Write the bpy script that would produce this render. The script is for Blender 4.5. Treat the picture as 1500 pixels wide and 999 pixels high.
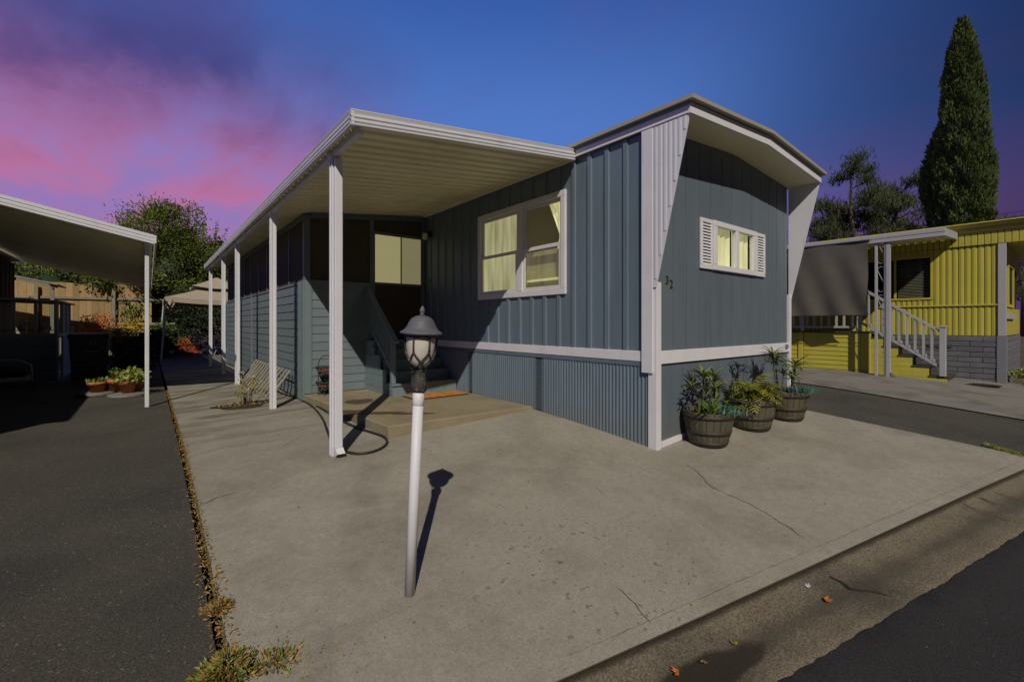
import bpy, math, random
import numpy as np
from mathutils import Vector, Matrix

# ------------------------------------------------------------------ clean start
for o in list(bpy.data.objects): bpy.data.objects.remove(o)
scene = bpy.context.scene
C = scene.collection
rng = random.Random(7)
nrg = np.random.default_rng(11)
R = math.radians

# ------------------------------------------------------------------ camera
YAW = R(38.6)
CAM = (-4.418, -2.961, 1.4)
cam = bpy.data.cameras.new('camera')
cam.lens = 16.0; cam.sensor_width = 36.0; cam.sensor_fit = 'HORIZONTAL'
cam.shift_y = -25.5/1500
cam.clip_start = 0.05; cam.clip_end = 3000
camo = bpy.data.objects.new('camera', cam); C.objects.link(camo)
camo.location = CAM; camo.rotation_euler = (R(90), 0, -YAW)
scene.camera = camo

# ------------------------------------------------------------------ sun, sky, exposure
SUN_EL, SUN_PHI = R(40.0), R(33.5)          # light travels towards +Y, turned 33.5 deg to +X
SUN_STRENGTH = 3.25
SKY_GAIN = 1.0
ldir = Vector((math.sin(SUN_PHI)*math.cos(SUN_EL), math.cos(SUN_PHI)*math.cos(SUN_EL), -math.sin(SUN_EL)))
sl = bpy.data.lights.new('sun', 'SUN'); sl.energy = SUN_STRENGTH; sl.angle = R(0.5); sl.color = (1.0, 0.92, 0.79)
so = bpy.data.objects.new('sun', sl); C.objects.link(so)
so.rotation_euler = ldir.to_track_quat('-Z', 'Y').to_euler(); so.location = (-20, -30, 30)

def build_world():
    w = bpy.data.worlds.new('World'); scene.world = w; w.use_nodes = True
    nt = w.node_tree; N = nt.nodes; L = nt.links; N.clear()
    def nd(t, **k):
        n = N.new(t)
        for a, b in k.items(): setattr(n, a, b)
        return n
    def mth(op, a, b=None, c=None, clamp=False):
        n = nd('ShaderNodeMath', operation=op); n.use_clamp = clamp
        for i, v in enumerate((a, b, c)):
            if v is None: continue
            if isinstance(v, (int, float)): n.inputs[i].default_value = v
            else: L.new(v, n.inputs[i])
        return n.outputs[0]
    def sstep(v, a, b):
        n = nd('ShaderNodeMapRange', interpolation_type='SMOOTHSTEP')
        L.new(v, n.inputs[0]); n.inputs[1].default_value = a; n.inputs[2].default_value = b
        return n.outputs[0]
    def mix(f, a, b):
        n = nd('ShaderNodeMix', data_type='RGBA')
        if isinstance(f, (int, float)): n.inputs[0].default_value = f
        else: L.new(f, n.inputs[0])
        for i, v in ((6, a), (7, b)):
            if isinstance(v, tuple): n.inputs[i].default_value = v + (1,)
            else: L.new(v, n.inputs[i])
        return n.outputs[2]
    def dot(v, d):
        n = nd('ShaderNodeVectorMath', operation='DOT_PRODUCT'); L.new(v, n.inputs[0]); n.inputs[1].default_value = d
        return n.outputs['Value']
    tc = nd('ShaderNodeTexCoord'); d = tc.outputs['Generated']
    sp = nd('ShaderNodeSeparateXYZ'); L.new(d, sp.inputs[0])
    el = mth('MAXIMUM', sp.outputs['Z'], 0.0)
    # azimuth glow: the sunset side lies towards +Y and a little -X
    az = dot(d, (-0.22, 0.975, 0.0))
    azr = dot(d, (1.0, -0.05, 0.0))
    # clear evening air, periwinkle low, blue in the middle, navy overhead
    low = (0.235, 0.145, 0.43); mid = (0.084, 0.190, 0.55); high = (0.030, 0.092, 0.36); zen = (0.004, 0.014, 0.065)
    c = mix(sstep(el, 0.02, 0.38), low, mid)
    c = mix(sstep(el, 0.36, 0.66), c, high)
    c = mix(sstep(el, 0.60, 0.92), c, zen)
    c = mix(mth('MULTIPLY', sstep(azr, 0.72, 1.02), sstep(el, 0.05, 0.50)), c, (0.010, 0.024, 0.15))
    c = mix(mth('MULTIPLY', mth('MULTIPLY', sstep(azr, 0.55, 1.0), mth('SUBTRACT', 1.0, sstep(el, 0.10, 0.34))), 0.85), c, (0.185, 0.082, 0.29))
    # soft cloud sheet, seen on a dome
    den = mth('ADD', el, 0.16)
    cx = mth('DIVIDE', sp.outputs['X'], den); cy = mth('DIVIDE', sp.outputs['Y'], den)
    cmb = nd('ShaderNodeCombineXYZ'); L.new(cx, cmb.inputs[0]); L.new(cy, cmb.inputs[1])
    def noise(vec, s, det, rough, off, dist=0.0, stretch=(1, 1, 1), rot=0):
        mp = nd('ShaderNodeMapping'); L.new(vec, mp.inputs[0]); mp.inputs['Location'].default_value = off
        mp.inputs['Scale'].default_value = stretch; mp.inputs['Rotation'].default_value = (0, 0, rot)
        n = nd('ShaderNodeTexNoise'); L.new(mp.outputs[0], n.inputs['Vector'])
        n.inputs['Scale'].default_value = s; n.inputs['Detail'].default_value = det
        n.inputs['Roughness'].default_value = rough; n.inputs['Distortion'].default_value = dist
        return n.outputs[0]
    n1 = noise(cmb.outputs[0], 0.85, 5, 0.55, (2.3, 0.4, 0), 0.4, (1.0, 0.6, 1), 0.5)
    n2 = noise(cmb.outputs[0], 1.9, 6, 0.6, (5.1, 3.2, 0), 0.3, (1.0, 0.55, 1), 0.3)
    c = mix(mth('MULTIPLY', sstep(n2, 0.46, 0.72), 0.34), c, (0.115, 0.090, 0.31))
    # one bank of cloud whose edge runs from the zenith side down to the horizon on the sunset side
    bank = mth('ADD', mth('SUBTRACT', az, mth('MULTIPLY', el, 0.10)), mth('MULTIPLY', mth('SUBTRACT', n1, 0.5), 0.50))
    m_cl = sstep(bank, 0.60, 0.86)
    pinkness = mth('SUBTRACT', 1.0, sstep(mth('ADD', el, mth('MULTIPLY', mth('SUBTRACT', n2, 0.5), 0.42)), 0.24, 0.50))
    lit = sstep(n2, 0.40, 0.62)
    cc = mix(lit, (0.29, 0.19, 0.48), (0.50, 0.170, 0.34))
    cc = mix(pinkness, (0.060, 0.045, 0.185), cc)
    c = mix(mth('MULTIPLY', m_cl, 0.92), c, cc)
    # the air dims evenly away from the sunset side and towards the zenith
    g = nd('ShaderNodeMapRange', interpolation_type='SMOOTHSTEP'); L.new(dot(d, (-0.22, 0.975, 0.0)), g.inputs[0])
    g.inputs[1].default_value = -0.65; g.inputs[2].default_value = 0.55; g.inputs[3].default_value = 0.07; g.inputs[4].default_value = 1.0
    bg = nd('ShaderNodeBackground'); L.new(c, bg.inputs[0]); L.new(mth('MULTIPLY', g.outputs[0], SKY_GAIN), bg.inputs[1])
    out = nd('ShaderNodeOutputWorld'); L.new(bg.outputs[0], out.inputs[0])
build_world()
scene.render.engine = 'CYCLES'
vs = scene.view_settings
vs.view_transform = 'Standard'; vs.look = 'None'; vs.exposure = 0.0; vs.gamma = 1.0; vs.use_curve_mapping = False

# ------------------------------------------------------------------ pixels -> directions (photograph is 1500 wide)
FP = 666.667; HOR = 474.0
SN, CS = math.sin(YAW), math.cos(YAW)
def ray(px):
    t = (px-750)/FP
    return (SN+t*CS, CS-t*SN)
def pt(px, py, d):
    u = ray(px)
    return (CAM[0]+u[0]*d, CAM[1]+u[1]*d, CAM[2]-(py-HOR)*d/FP)
def on_z(px, py, z): return pt(px, py, (CAM[2]-z)*FP/(py-HOR))       # on a level plane
def on_x(px, py, X): return pt(px, py, (X-CAM[0])/ray(px)[0])        # on a wall that runs along Y
def on_y(px, py, Y): return pt(px, py, (Y-CAM[1])/ray(px)[1])        # on a wall that runs along X
def smin(a, b, k):
    h = max(0, min(1, .5+.5*(b-a)/k)); return b*(1-h)+a*h-k*h*(1-h)
def kq(X, Y): return (X+2.9)*.213+(Y+1.4)*.977                       # metres behind the kerb line
def T(X, Y):                                                         # height of the lot: falls to the street
    q = smin(max(kq(X, Y), -.75), 3.7, 1.2)
    xs = -smin(-smin(X, 3.0, 2.0), 4.0, 2.0)
    return -.18+.091*q+.043*xs
def on_ground(px, py, dz=0.0):
    z = 0
    for i in range(40):
        p = on_z(px, py, z+dz); z = .5*z+.5*T(p[0], p[1])
    return on_z(px, py, z+dz)

# ------------------------------------------------------------------ materials
MATS = {}
def M(name, col, rough=.6, var=.12, scale=6.0, bump=0.0, bscale=80.0, metal=0.0, rnd=0.0, col2=None, c2scale=2.0,
      c2lo=.5, c2hi=.7, island=0.0, stretch=(1, 1, 1), emit=None, estr=0.0, spec=.4, alpha=1.0, trans=0.0, speck=None, scaleb=None):
    m = bpy.data.materials.new(name); m.use_nodes = True
    nt = m.node_tree; N = nt.nodes; L = nt.links
    b = N['Principled BSDF']
    geo = N.new('ShaderNodeNewGeometry')
    mp = N.new('ShaderNodeMapping'); L.new(geo.outputs['Position'], mp.inputs[0]); mp.inputs['Scale'].default_value = stretch
    def noise(s, det=5, rgh=.6):
        n = N.new('ShaderNodeTexNoise'); L.new(mp.outputs[0], n.inputs['Vector'])
        n.inputs['Scale'].default_value = s; n.inputs['Detail'].default_value = det; n.inputs['Roughness'].default_value = rgh
        return n.outputs[0]
    def mul(a, k):
        x = N.new('ShaderNodeMix'); x.data_type = 'RGBA'; x.blend_type = 'MULTIPLY'; x.inputs[0].default_value = 1
        L.new(a, x.inputs[6]); L.new(k, x.inputs[7]); return x.outputs[2]
    def mr(v, lo, hi, a=0.0, bb=1.0):
        x = N.new('ShaderNodeMapRange'); L.new(v, x.inputs[0]); x.inputs[1].default_value = a; x.inputs[2].default_value = bb
        x.inputs[3].default_value = lo; x.inputs[4].default_value = hi; return x.outputs[0]
    rgb = N.new('ShaderNodeRGB'); rgb.outputs[0].default_value = tuple(col)+(1,)
    c = rgb.outputs[0]
    if col2 is not None:
        x = N.new('ShaderNodeMix'); x.data_type = 'RGBA'; L.new(mr(noise(c2scale, 6, .65), 0, 1, c2lo, c2hi), x.inputs[0])
        L.new(c, x.inputs[6]); x.inputs[7].default_value = tuple(col2)+(1,); c = x.outputs[2]
    if var: c = mul(c, mr(noise(scale), 1-var, 1+var, .25, .75))
    if scaleb: c = mul(c, mr(noise(scaleb, 3), 1-var, 1+var, .3, .7))
    if speck:
        sc, amt, lo, hi = speck
        c = mul(c, mr(noise(sc, 2, .5), lo, hi, .5-amt, .5+amt))
    if rnd:
        oi = N.new('ShaderNodeObjectInfo'); c = mul(c, mr(oi.outputs['Random'], 1-rnd, 1+rnd))
    if island: c = mul(c, mr(geo.outputs['Random Per Island'], 1-island, 1+island))
    L.new(c, b.inputs['Base Color'])
    b.inputs['Roughness'].default_value = rough; b.inputs['Metallic'].default_value = metal
    b.inputs['Specular IOR Level'].default_value = spec
    if alpha < 1: b.inputs['Alpha'].default_value = alpha
    if trans: b.inputs['Transmission Weight'].default_value = trans
    if emit:
        b.inputs['Emission Color'].default_value = tuple(emit)+(1,); b.inputs['Emission Strength'].default_value = estr
    if bump:
        bn = N.new('ShaderNodeBump'); bn.inputs['Strength'].default_value = bump; bn.inputs['Distance'].default_value = .02
        L.new(noise(bscale, 4, .7), bn.inputs['Height']); L.new(bn.outputs[0], b.inputs['Normal'])
    MATS[name] = m
    return m

M('concrete', (.282, .261, .212), .88, .09, 1.3, .15, 130, col2=(.200, .182, .142), c2scale=.8, c2lo=.46, c2hi=.70, speck=(75, .16, .86, 1.1), scaleb=14)
M('concrete_aged', (.215, .190, .135), .9, .20, 2.4, .45, 120, stretch=(.55, 1.7, 1), col2=(.085, .078, .050), c2scale=1.5, c2lo=.48, c2hi=.66, speck=(70, .14, .72, 1.15))
M('gutter_concrete', (.185, .156, .106), .9, .18, 3.0, .7, 150, col2=(.10, .085, .06), c2scale=1.2, c2lo=.5, c2hi=.68, speck=(90, .12, .6, 1.25))
M('slab_concrete', (.245, .205, .130), .85, .12, 2.5, .25, 120, col2=(.20, .165, .10), c2scale=1.6, c2lo=.45, c2hi=.65)
M('asphalt_old', (.082, .074, .058), .92, .20, 1.1, .8, 170, col2=(.058, .056, .049), c2scale=.7, c2lo=.45, c2hi=.65, speck=(110, .12, .6, 1.4))
M('asphalt_road', (.030, .029, .029), .9, .15, 1.5, .7, 170, speck=(130, .12, .65, 1.45))
M('pale_paving', (.190, .178, .160), .88, .15, 1.8, .3, 120, col2=(.125, .115, .10), c2scale=1.5, c2lo=.48, c2hi=.66)
M('earth', (.085, .065, .040), .95, .25, 1.5, .6, 40, col2=(.13, .10, .05), c2scale=.6)
M('gravel', (.16, .15, .13), .9, .35, 9.0, .9, 30, speck=(25, .12, .5, 1.4))
M('stain', (.085, .062, .035), .55, .2, 6.0)
M('crack_dark', (.035, .028, .020), .95, .2, 20)
M('white_paint', (.63, .625, .66), .5, .05, 3.0, .03, 60, col2=(.52, .51, .52), c2scale=1.7, c2lo=.56, c2hi=.80)
M('white_metal', (.61, .61, .66), .42, .04, 2.0, 0, col2=(.53, .525, .56), c2scale=2.5, c2lo=.55, c2hi=.8)
M('ceiling_metal', (.80, .74, .50), .5, .05, 2.0, col2=(.68, .62, .40), c2scale=1.2, c2lo=.5, c2hi=.75, rnd=.04)
M('blue_metal', (.122, .164, .205), .45, .08, 2.0, .02, 40, rnd=.045, stretch=(5, 5, .7), col2=(.102, .138, .172), c2scale=1.2, c2lo=.5, c2hi=.8)
M('blue_front', (.110, .139, .168), .5, .07, 2.2, .02, 40, rnd=.045, stretch=(5, 5, .7), col2=(.086, .114, .128), c2scale=1.2, c2lo=.5, c2hi=.8)
M('blue_wood', (.140, .178, .198), .6, .07, 4.0, .10, 60, rnd=.05, stretch=(1, 1, 5))
M('blue_trim', (.145, .195, .206), .6, .06, 4.0, .05, 60)
M('blue_step', (.155, .205, .215), .6, .10, 5.0, .08, 60, rnd=.05, col2=(.10, .14, .145), c2scale=5, c2lo=.58, c2hi=.72)
M('roof_metal', (.32, .30, .25), .6, .08, 3.0)
M('vent_dark', (.050, .048, .036), .8, .2, 20)
M('screen_mesh', (.070, .062, .046), .8, .15, 4.0, spec=.1)
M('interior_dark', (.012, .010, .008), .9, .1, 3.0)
M('door_screen', (.060, .042, .028), .9, .15, 3.0)
M('room_wall_glow', (.20, .17, .11), .9, .1, 3.0, emit=(1.0, .85, .5), estr=.022)  # faint glow painted in to stand for a lit room
M('curtain', (.62, .58, .36), .85, .06, 5.0, emit=(1.0, .93, .58), estr=.27)  # self-glow stands in for light on the cloth, no lamp behind
M('curtain_lit', (.70, .65, .42), .85, .05, 5.0, emit=(1.0, .93, .58), estr=.36)  # brighter copy of the curtain, its light painted in as glow
M('blind_olive', (.34, .30, .17), .8, .08, 3.0, emit=(1.0, .88, .45), estr=.07)  # weak self-glow painted in for light on the blind
M('door_panel_glow', (.62, .60, .38), .6, .05, 3.0, emit=(1.0, .92, .45), estr=.24)  # light through the pane is painted in as self-glow
M('door_panel_glow_dim', (.55, .52, .34), .6, .06, 3.0, emit=(1.0, .92, .48), estr=.15)  # duller copy of the pane with less painted glow
M('rubber_black', (.018, .017, .016), .55, .1, 10)
M('iron_black', (.030, .030, .034), .5, .15, 20)
M('lantern_metal', (.105, .105, .125), .55, .12, 14.0, .1, 60)
M('lantern_rust', (.045, .040, .036), .7, .35, 40.0, .4, 90, col2=(.16, .14, .11), c2scale=30, c2lo=.55, c2hi=.65)
M('frosted_glass', (.56, .52, .45), .5, .06, 8.0, col2=(.45, .41, .34), c2scale=10)
M('mat_orange', (.52, .22, .035), .95, .15, 8.0, .6, 90, col2=(.33, .12, .02), c2scale=16, c2lo=.45, c2hi=.6)
M('mat_border', (.03, .024, .022), .95, .1, 20)
M('barrel_stave', (.092, .079, .050), .75, .22, 7.0, .3, 60, rnd=.12, stretch=(3, 3, .5))
M('barrel_hoop', (.034, .028, .020), .6, .2, 12.0, .1, 60)
M('soil', (.040, .028, .018), .95, .3, 20, .8, 60)
M('terracotta', (.42, .135, .045), .8, .12, 9.0, .1, 60, col2=(.30, .12, .06), c2scale=6, c2lo=.55, c2hi=.7)
M('brick_red', (.13, .045, .032), .9, .15, 9.0, .4, 60, rnd=.25)
M('weathered_wood', (.245, .225, .180), .85, .2, 6.0, .4, 70, rnd=.12, stretch=(1, 1, 1))
M('fence_wood', (.36, .240, .110), .85, .16, 4.0, .25, 50, rnd=.22, stretch=(6, 6, .8), col2=(.30, .20, .10), c2scale=3)
M('shed_wood', (.36, .37, .33), .7, .12, 5.0)
M('shed_blue', (.20, .25, .32), .6, .1, 5.0)
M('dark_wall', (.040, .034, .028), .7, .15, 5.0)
M('bin_plastic', (.020, .026, .030), .45, .08, 8.0)
M('mark_white', (.55, .55, .55), .6, .05, 10)
M('digit_black', (.012, .012, .012), .5, .05, 10)
M('yellow_metal', (.405, .36, .055), .45, .07, 2.0, rnd=.03, col2=(.40, .355, .05), c2scale=2, c2lo=.5, c2hi=.8)
M('yellow_wood', (.44, .39, .055), .55, .07, 3.0, rnd=.05)
M('grey_block', (.125, .125, .140), .85, .18, 6.0, .5, 60, rnd=.12)
M('grey_trim', (.17, .17, .19), .6, .06, 6)
M('grey_rough', (.10, .10, .11), .9, .35, 16.0, 1.0, 35)
M('rail_white', (.36, .355, .37), .5, .05, 4.0)
M('shade_cloth', (.098, .088, .073), .9, .08, 5.0, .15, 200)
M('canopy_cloth', (.36, .30, .235), .85, .08, 2.0)
M('tread_dark', (.050, .046, .040), .85, .2, 12)
M('bark', (.085, .062, .045), .9, .25, 8, .8, 25)
M('stem_pale', (.22, .19, .13), .8, .2, 12)
M('leaf_tree', (0.105, 0.138, 0.022), .55, .25, .9, island=.45, spec=.25)
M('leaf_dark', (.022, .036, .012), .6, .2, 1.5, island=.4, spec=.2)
M('leaf_cypress', (0.074, 0.105, 0.032), .7, .18, 1.2, island=.38, spec=.15)
M('leaf_pine', (0.060, 0.075, 0.033), .7, .25, .6, island=.4, spec=.15)
M('leaf_lime', (0.217, 0.240, 0.045), .5, .15, 6, island=.3)
M('leaf_green', (0.108, 0.171, 0.032), .5, .15, 6, island=.35)
M('leaf_palm', (0.144, 0.176, 0.044), .45, .2, 4, island=.35)
M('leaf_teal', (0.060, 0.150, 0.105), .5, .2, 6, island=.35)
M('leaf_purple', (0.036, 0.044, 0.072), .5, .2, 6, island=.35)
M('leaf_fern', (0.196, 0.196, 0.020), .55, .2, 6, island=.35)
M('leaf_yellow', (.24, .19, .02), .55, .2, 6, island=.35)
M('leaf_dry', (.26, .165, .05), .85, .25, 9, island=.5)
M('weed_leaf', (.17, .135, .02), .7, .3, 9, island=.5)
M('flower_orange', (.42, .12, .015), .7, .15, 9, island=.35)
M('flower_yellow', (.40, .28, .02), .7, .15, 9, island=.35)
M('planter_red', (.30, .055, .02), .75, .15, 5)
M('plastic_white', (.42, .42, .43), .5, .05, 5)
M('hill_scrub', (.030, .034, .018), .95, .35, .05, island=.3)
M('tarp', (.25, .26, .33), .5, .1, 3)
M('cushion_red', (.035, .012, .010), .8, .1, 9)
M('fence_post_orange', (.35, .10, .03), .8, .1, 9)

def glass_mat():
    m = bpy.data.materials.new('window_glass'); m.use_nodes = True
    nt = m.node_tree; N = nt.nodes; L = nt.links; N.clear()
    t = N.new('ShaderNodeBsdfTransparent'); t.inputs[0].default_value = (.93, .95, .90, 1)
    g = N.new('ShaderNodeBsdfGlossy'); g.inputs['Roughness'].default_value = .03
    lw = N.new('ShaderNodeLayerWeight'); lw.inputs[0].default_value = .5
    pw_ = N.new('ShaderNodeMath'); pw_.operation = 'POWER'; L.new(lw.outputs['Facing'], pw_.inputs[0]); pw_.inputs[1].default_value = 4
    fr = N.new('ShaderNodeMath'); fr.operation = 'MULTIPLY_ADD'; L.new(pw_.outputs[0], fr.inputs[0]); fr.inputs[1].default_value = .45; fr.inputs[2].default_value = .03
    mx = N.new('ShaderNodeMixShader'); L.new(fr.outputs[0], mx.inputs[0]); L.new(t.outputs[0], mx.inputs[1]); L.new(g.outputs[0], mx.inputs[2])
    o = N.new('ShaderNodeOutputMaterial'); L.new(mx.outputs[0], o.inputs[0]); MATS['glass'] = m
glass_mat()

# ------------------------------------------------------------------ mesh helpers
WO = {}
def tag(o, label=None, cat=None, group=None, kind=None):
    if label: o['label'] = label
    if cat: o['category'] = cat
    if group: o['group'] = group
    if kind: o['kind'] = kind
    return o
def thing(name, label, cat, loc=(0, 0, 0), group=None):
    o = bpy.data.objects.new(name, None); C.objects.link(o); o.location = loc
    o.empty_display_size = .2
    WO[o.name] = Vector(loc); return tag(o, label, cat, group)
class MB:
    def __init__(s): s.v = []; s.f = []
    def poly(s, pts):
        i = len(s.v); s.v += [tuple(p) for p in pts]; s.f.append(tuple(range(i, i+len(pts)))); return s
    def box(s, x0, x1, y0, y1, z0, z1):
        i = len(s.v)
        s.v += [(x0, y0, z0), (x1, y0, z0), (x1, y1, z0), (x0, y1, z0), (x0, y0, z1), (x1, y0, z1), (x1, y1, z1), (x0, y1, z1)]
        s.f += [tuple(i+k for k in q) for q in ((3, 2, 1, 0), (4, 5, 6, 7), (0, 1, 5, 4), (1, 2, 6, 5), (2, 3, 7, 6), (3, 0, 4, 7))]
        return s
    def cbox(s, x0, x1, y0, y1, z0, z1, b=.006):                     # box with chamfered edges
        for (a, c, e) in ():
            pass
        xs = (x0, x0+b, x1-b, x1); ys = (y0, y0+b, y1-b, y1); zs = (z0, z0+b, z1-b, z1)
        def V(i, j, k): return (xs[i], ys[j], zs[k])
        P = s.poly
        P([V(0,1,1),V(0,1,2),V(0,2,2),V(0,2,1)]); P([V(3,1,1),V(3,2,1),V(3,2,2),V(3,1,2)])
        P([V(1,0,1),V(2,0,1),V(2,0,2),V(1,0,2)]); P([V(1,3,1),V(1,3,2),V(2,3,2),V(2,3,1)])
        P([V(1,1,0),V(1,2,0),V(2,2,0),V(2,1,0)]); P([V(1,1,3),V(2,1,3),V(2,2,3),V(1,2,3)])
        P([V(0,1,1),V(1,0,1),V(1,0,2),V(0,1,2)]); P([V(3,1,1),V(3,1,2),V(2,0,2),V(2,0,1)])
        P([V(0,2,1),V(0,2,2),V(1,3,2),V(1,3,1)]); P([V(3,2,1),V(2,3,1),V(2,3,2),V(3,2,2)])
        P([V(1,0,2),V(2,0,2),V(2,1,3),V(1,1,3)]); P([V(1,3,2),V(1,2,3),V(2,2,3),V(2,3,2)])
        P([V(0,1,2),V(1,1,3),V(1,2,3),V(0,2,2)]); P([V(3,1,2),V(3,2,2),V(2,2,3),V(2,1,3)])
        P([V(1,0,1),V(1,1,0),V(2,1,0),V(2,0,1)]); P([V(1,3,1),V(2,3,1),V(2,2,0),V(1,2,0)])
        P([V(0,1,1),V(0,2,1),V(1,2,0),V(1,1,0)]); P([V(3,1,1),V(2,1,0),V(2,2,0),V(3,2,1)])
        for i, ii in ((0, 1), (3, 2)):
            for j, jj in ((0, 1), (3, 2)):
                for k, kk in ((0, 1), (3, 2)):
                    P([V(i, jj, kk), V(ii, j, kk), V(ii, jj, k)])
        return s
    def extrude(s, pts, vec):                                        # closed prism from a polygon and a vector
        n = len(pts); i = len(s.v)
        s.v += [tuple(p) for p in pts]+[(p[0]+vec[0], p[1]+vec[1], p[2]+vec[2]) for p in pts]
        s.f.append(tuple(range(i+n-1, i-1, -1))); s.f.append(tuple(range(i+n, i+2*n)))
        for k in range(n):
            j = (k+1) % n; s.f.append((i+k, i+j, i+n+j, i+n+k))
        return s
    def bar(s, a, b, w, h, up=(0, 0, 1)):                            # rectangular bar from a to b
        a = Vector(a); b = Vector(b); d = (b-a).normalized(); u = Vector(up)
        sd = d.cross(u)
        if sd.length < 1e-4: sd = d.cross(Vector((1, 0, 0)))
        sd.normalize(); u = sd.cross(d)
        q = [a+sd*(w/2*i)+u*(h/2*j) for i, j in ((-1, -1), (1, -1), (1, 1), (-1, 1))]
        return s.extrude(q, b-a)
    def tube(s, path, r, n=8, cap=True):
        path = [Vector(p) for p in path]; m = len(path)
        rs = r if isinstance(r, (list, tuple)) else [r]*m
        i0 = len(s.v); prev = None
        for k in range(m):
            d = (path[min(k+1, m-1)]-path[max(k-1, 0)]).normalized()
            u = prev if prev is not None else (Vector((0, 0, 1)) if abs(d.z) < .9 else Vector((1, 0, 0)))
            sd = d.cross(u); 
            if sd.length < 1e-5: sd = d.cross(Vector((0, 1, 0)))
            sd.normalize(); u = sd.cross(d).normalized(); prev = u
            for j in range(n):
                a = 2*math.pi*j/n; p = path[k]+(sd*math.cos(a)+u*math.sin(a))*rs[k]; s.v.append(tuple(p))
        for k in range(m-1):
            for j in range(n):
                a = i0+k*n+j; b = i0+k*n+(j+1) % n; s.f.append((a, b, b+n, a+n))
        if cap:
            s.f.append(tuple(range(i0+n-1, i0-1, -1))); s.f.append(tuple(range(i0+(m-1)*n, i0+m*n)))
        return s
    def lathe(s, prof, n=24, c=(0, 0, 0), cap=True, a0=0, a1=2*math.pi):
        i0 = len(s.v); m = len(prof)
        for r, z in prof:
            for j in range(n):
                a = a0+(a1-a0)*j/n; s.v.append((c[0]+r*math.cos(a), c[1]+r*math.sin(a), c[2]+z))
        for k in range(m-1):
            for j in range(n):
                a = i0+k*n+j; b = i0+k*n+(j+1) % n; s.f.append((a, b, b+n, a+n))
        if cap:
            s.f.append(tuple(range(i0+n-1, i0-1, -1))); s.f.append(tuple(range(i0+(m-1)*n, i0+m*n)))
        return s
    def grid(s, fn, nu, nv):
        i0 = len(s.v)
        for a in range(nu+1):
            for b in range(nv+1): s.v.append(tuple(fn(a/nu, b/nv)))
        for a in range(nu):
            for b in range(nv):
                k = i0+a*(nv+1)+b; s.f.append((k, k+nv+1, k+nv+2, k+1))
        return s
    def build(s, name, mat, parent=None, smooth=False, kind=None):
        me = bpy.data.meshes.new(name)
        v = np.array(s.v, dtype=float); lo = v.min(0); hi = v.max(0)
        c = Vector(((lo[0]+hi[0])/2, (lo[1]+hi[1])/2, lo[2]))
        me.from_pydata([tuple(p) for p in (v-np.array(c))], [], s.f)
        me.materials.append(MATS[mat])
        if smooth:
            me.polygons.foreach_set('use_smooth', [True]*len(me.polygons))
        me.update()
        o = bpy.data.objects.new(name, me); C.objects.link(o)
        WO[o.name] = c
        if parent is not None:
            o.parent = parent; o.location = c-WO[parent.name]
        else: o.location = c
        if kind: o['kind'] = kind
        return o
def part(name, mat, parent, fn, smooth=False, kind=None):
    m = MB(); fn(m); return m.build(name, mat, parent, smooth, kind)
def copy_piece(o, delta, parent=None):                              # a like piece that shares the mesh
    c = o.copy(); C.objects.link(c)
    p = parent if parent is not None else o.parent
    WO[c.name] = WO[o.name]+Vector(delta)
    c.parent = p; c.location = WO[c.name]-(WO[p.name] if p else Vector((0, 0, 0))); return c
def copy_tree(o, parent=None):
    c = o.copy(); C.objects.link(c); c.parent = parent
    for ch in list(o.children): copy_tree(ch, c)
    return c
def leaf_mesh(mb_pts, sizes, aspect=.5, dirs=None, droop=0.0):
    """one folded leaf (two triangles sharing a midrib) at each point"""
    P = np.asarray(mb_pts, float); n = len(P); S = np.asarray(sizes, float)
    d = nrg.normal(size=(n, 3)) if dirs is None else np.asarray(dirs, float)+nrg.normal(size=(n, 3))*.25
    d[:, 2] -= droop
    d /= np.linalg.norm(d, axis=1)[:, None]
    w = np.cross(d, nrg.normal(size=(n, 3))); w /= np.linalg.norm(w, axis=1)[:, None]
    nn = np.cross(d, w)
    a = P; b = P+d*S[:, None]
    m1 = P+d*(S*.45)[:, None]+w*(S*aspect*.5)[:, None]+nn*(S*.08)[:, None]
    m2 = P+d*(S*.45)[:, None]-w*(S*aspect*.5)[:, None]+nn*(S*.08)[:, None]
    V = np.stack([a, m1, b, m2], 1).reshape(-1, 3)
    k = np.arange(n)[:, None]*4
    F = np.concatenate([k+np.array([[0, 1, 2]]), k+np.array([[0, 2, 3]])], 1).reshape(-1, 3)
    return V, F
def leaves(name, mat, parent, pts, sizes, aspect=.5, dirs=None, droop=0.0, kind=None):
    V, F = leaf_mesh(pts, sizes, aspect, dirs, droop)
    mb = MB(); mb.v = V.tolist(); mb.f = F.tolist()
    return mb.build(name, mat, parent, False, kind or ('stuff' if parent is not None else None))
def text_mesh(body, size, depth, bold=0.0):
    cu = bpy.data.curves.new('lettering', 'FONT'); cu.body = body; cu.size = size; cu.extrude = depth; cu.align_x = 'CENTER'; cu.offset = bold
    t = bpy.data.objects.new('lettering', cu); C.objects.link(t)
    dg = bpy.context.evaluated_depsgraph_get()
    me = bpy.data.meshes.new_from_object(t.evaluated_get(dg))
    bpy.data.objects.remove(t); return me
def lettering(name, body, size, loc, rot, mat, parent, depth=.002, bold=0.0):
    me = text_mesh(body, size, depth, bold); me.materials.clear(); me.materials.append(MATS[mat])
    o = bpy.data.objects.new(name, me); C.objects.link(o); WO[o.name] = Vector(loc)
    o.parent = parent; o.location = Vector(loc)-WO[parent.name]; o.rotation_euler = rot; return o

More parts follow.
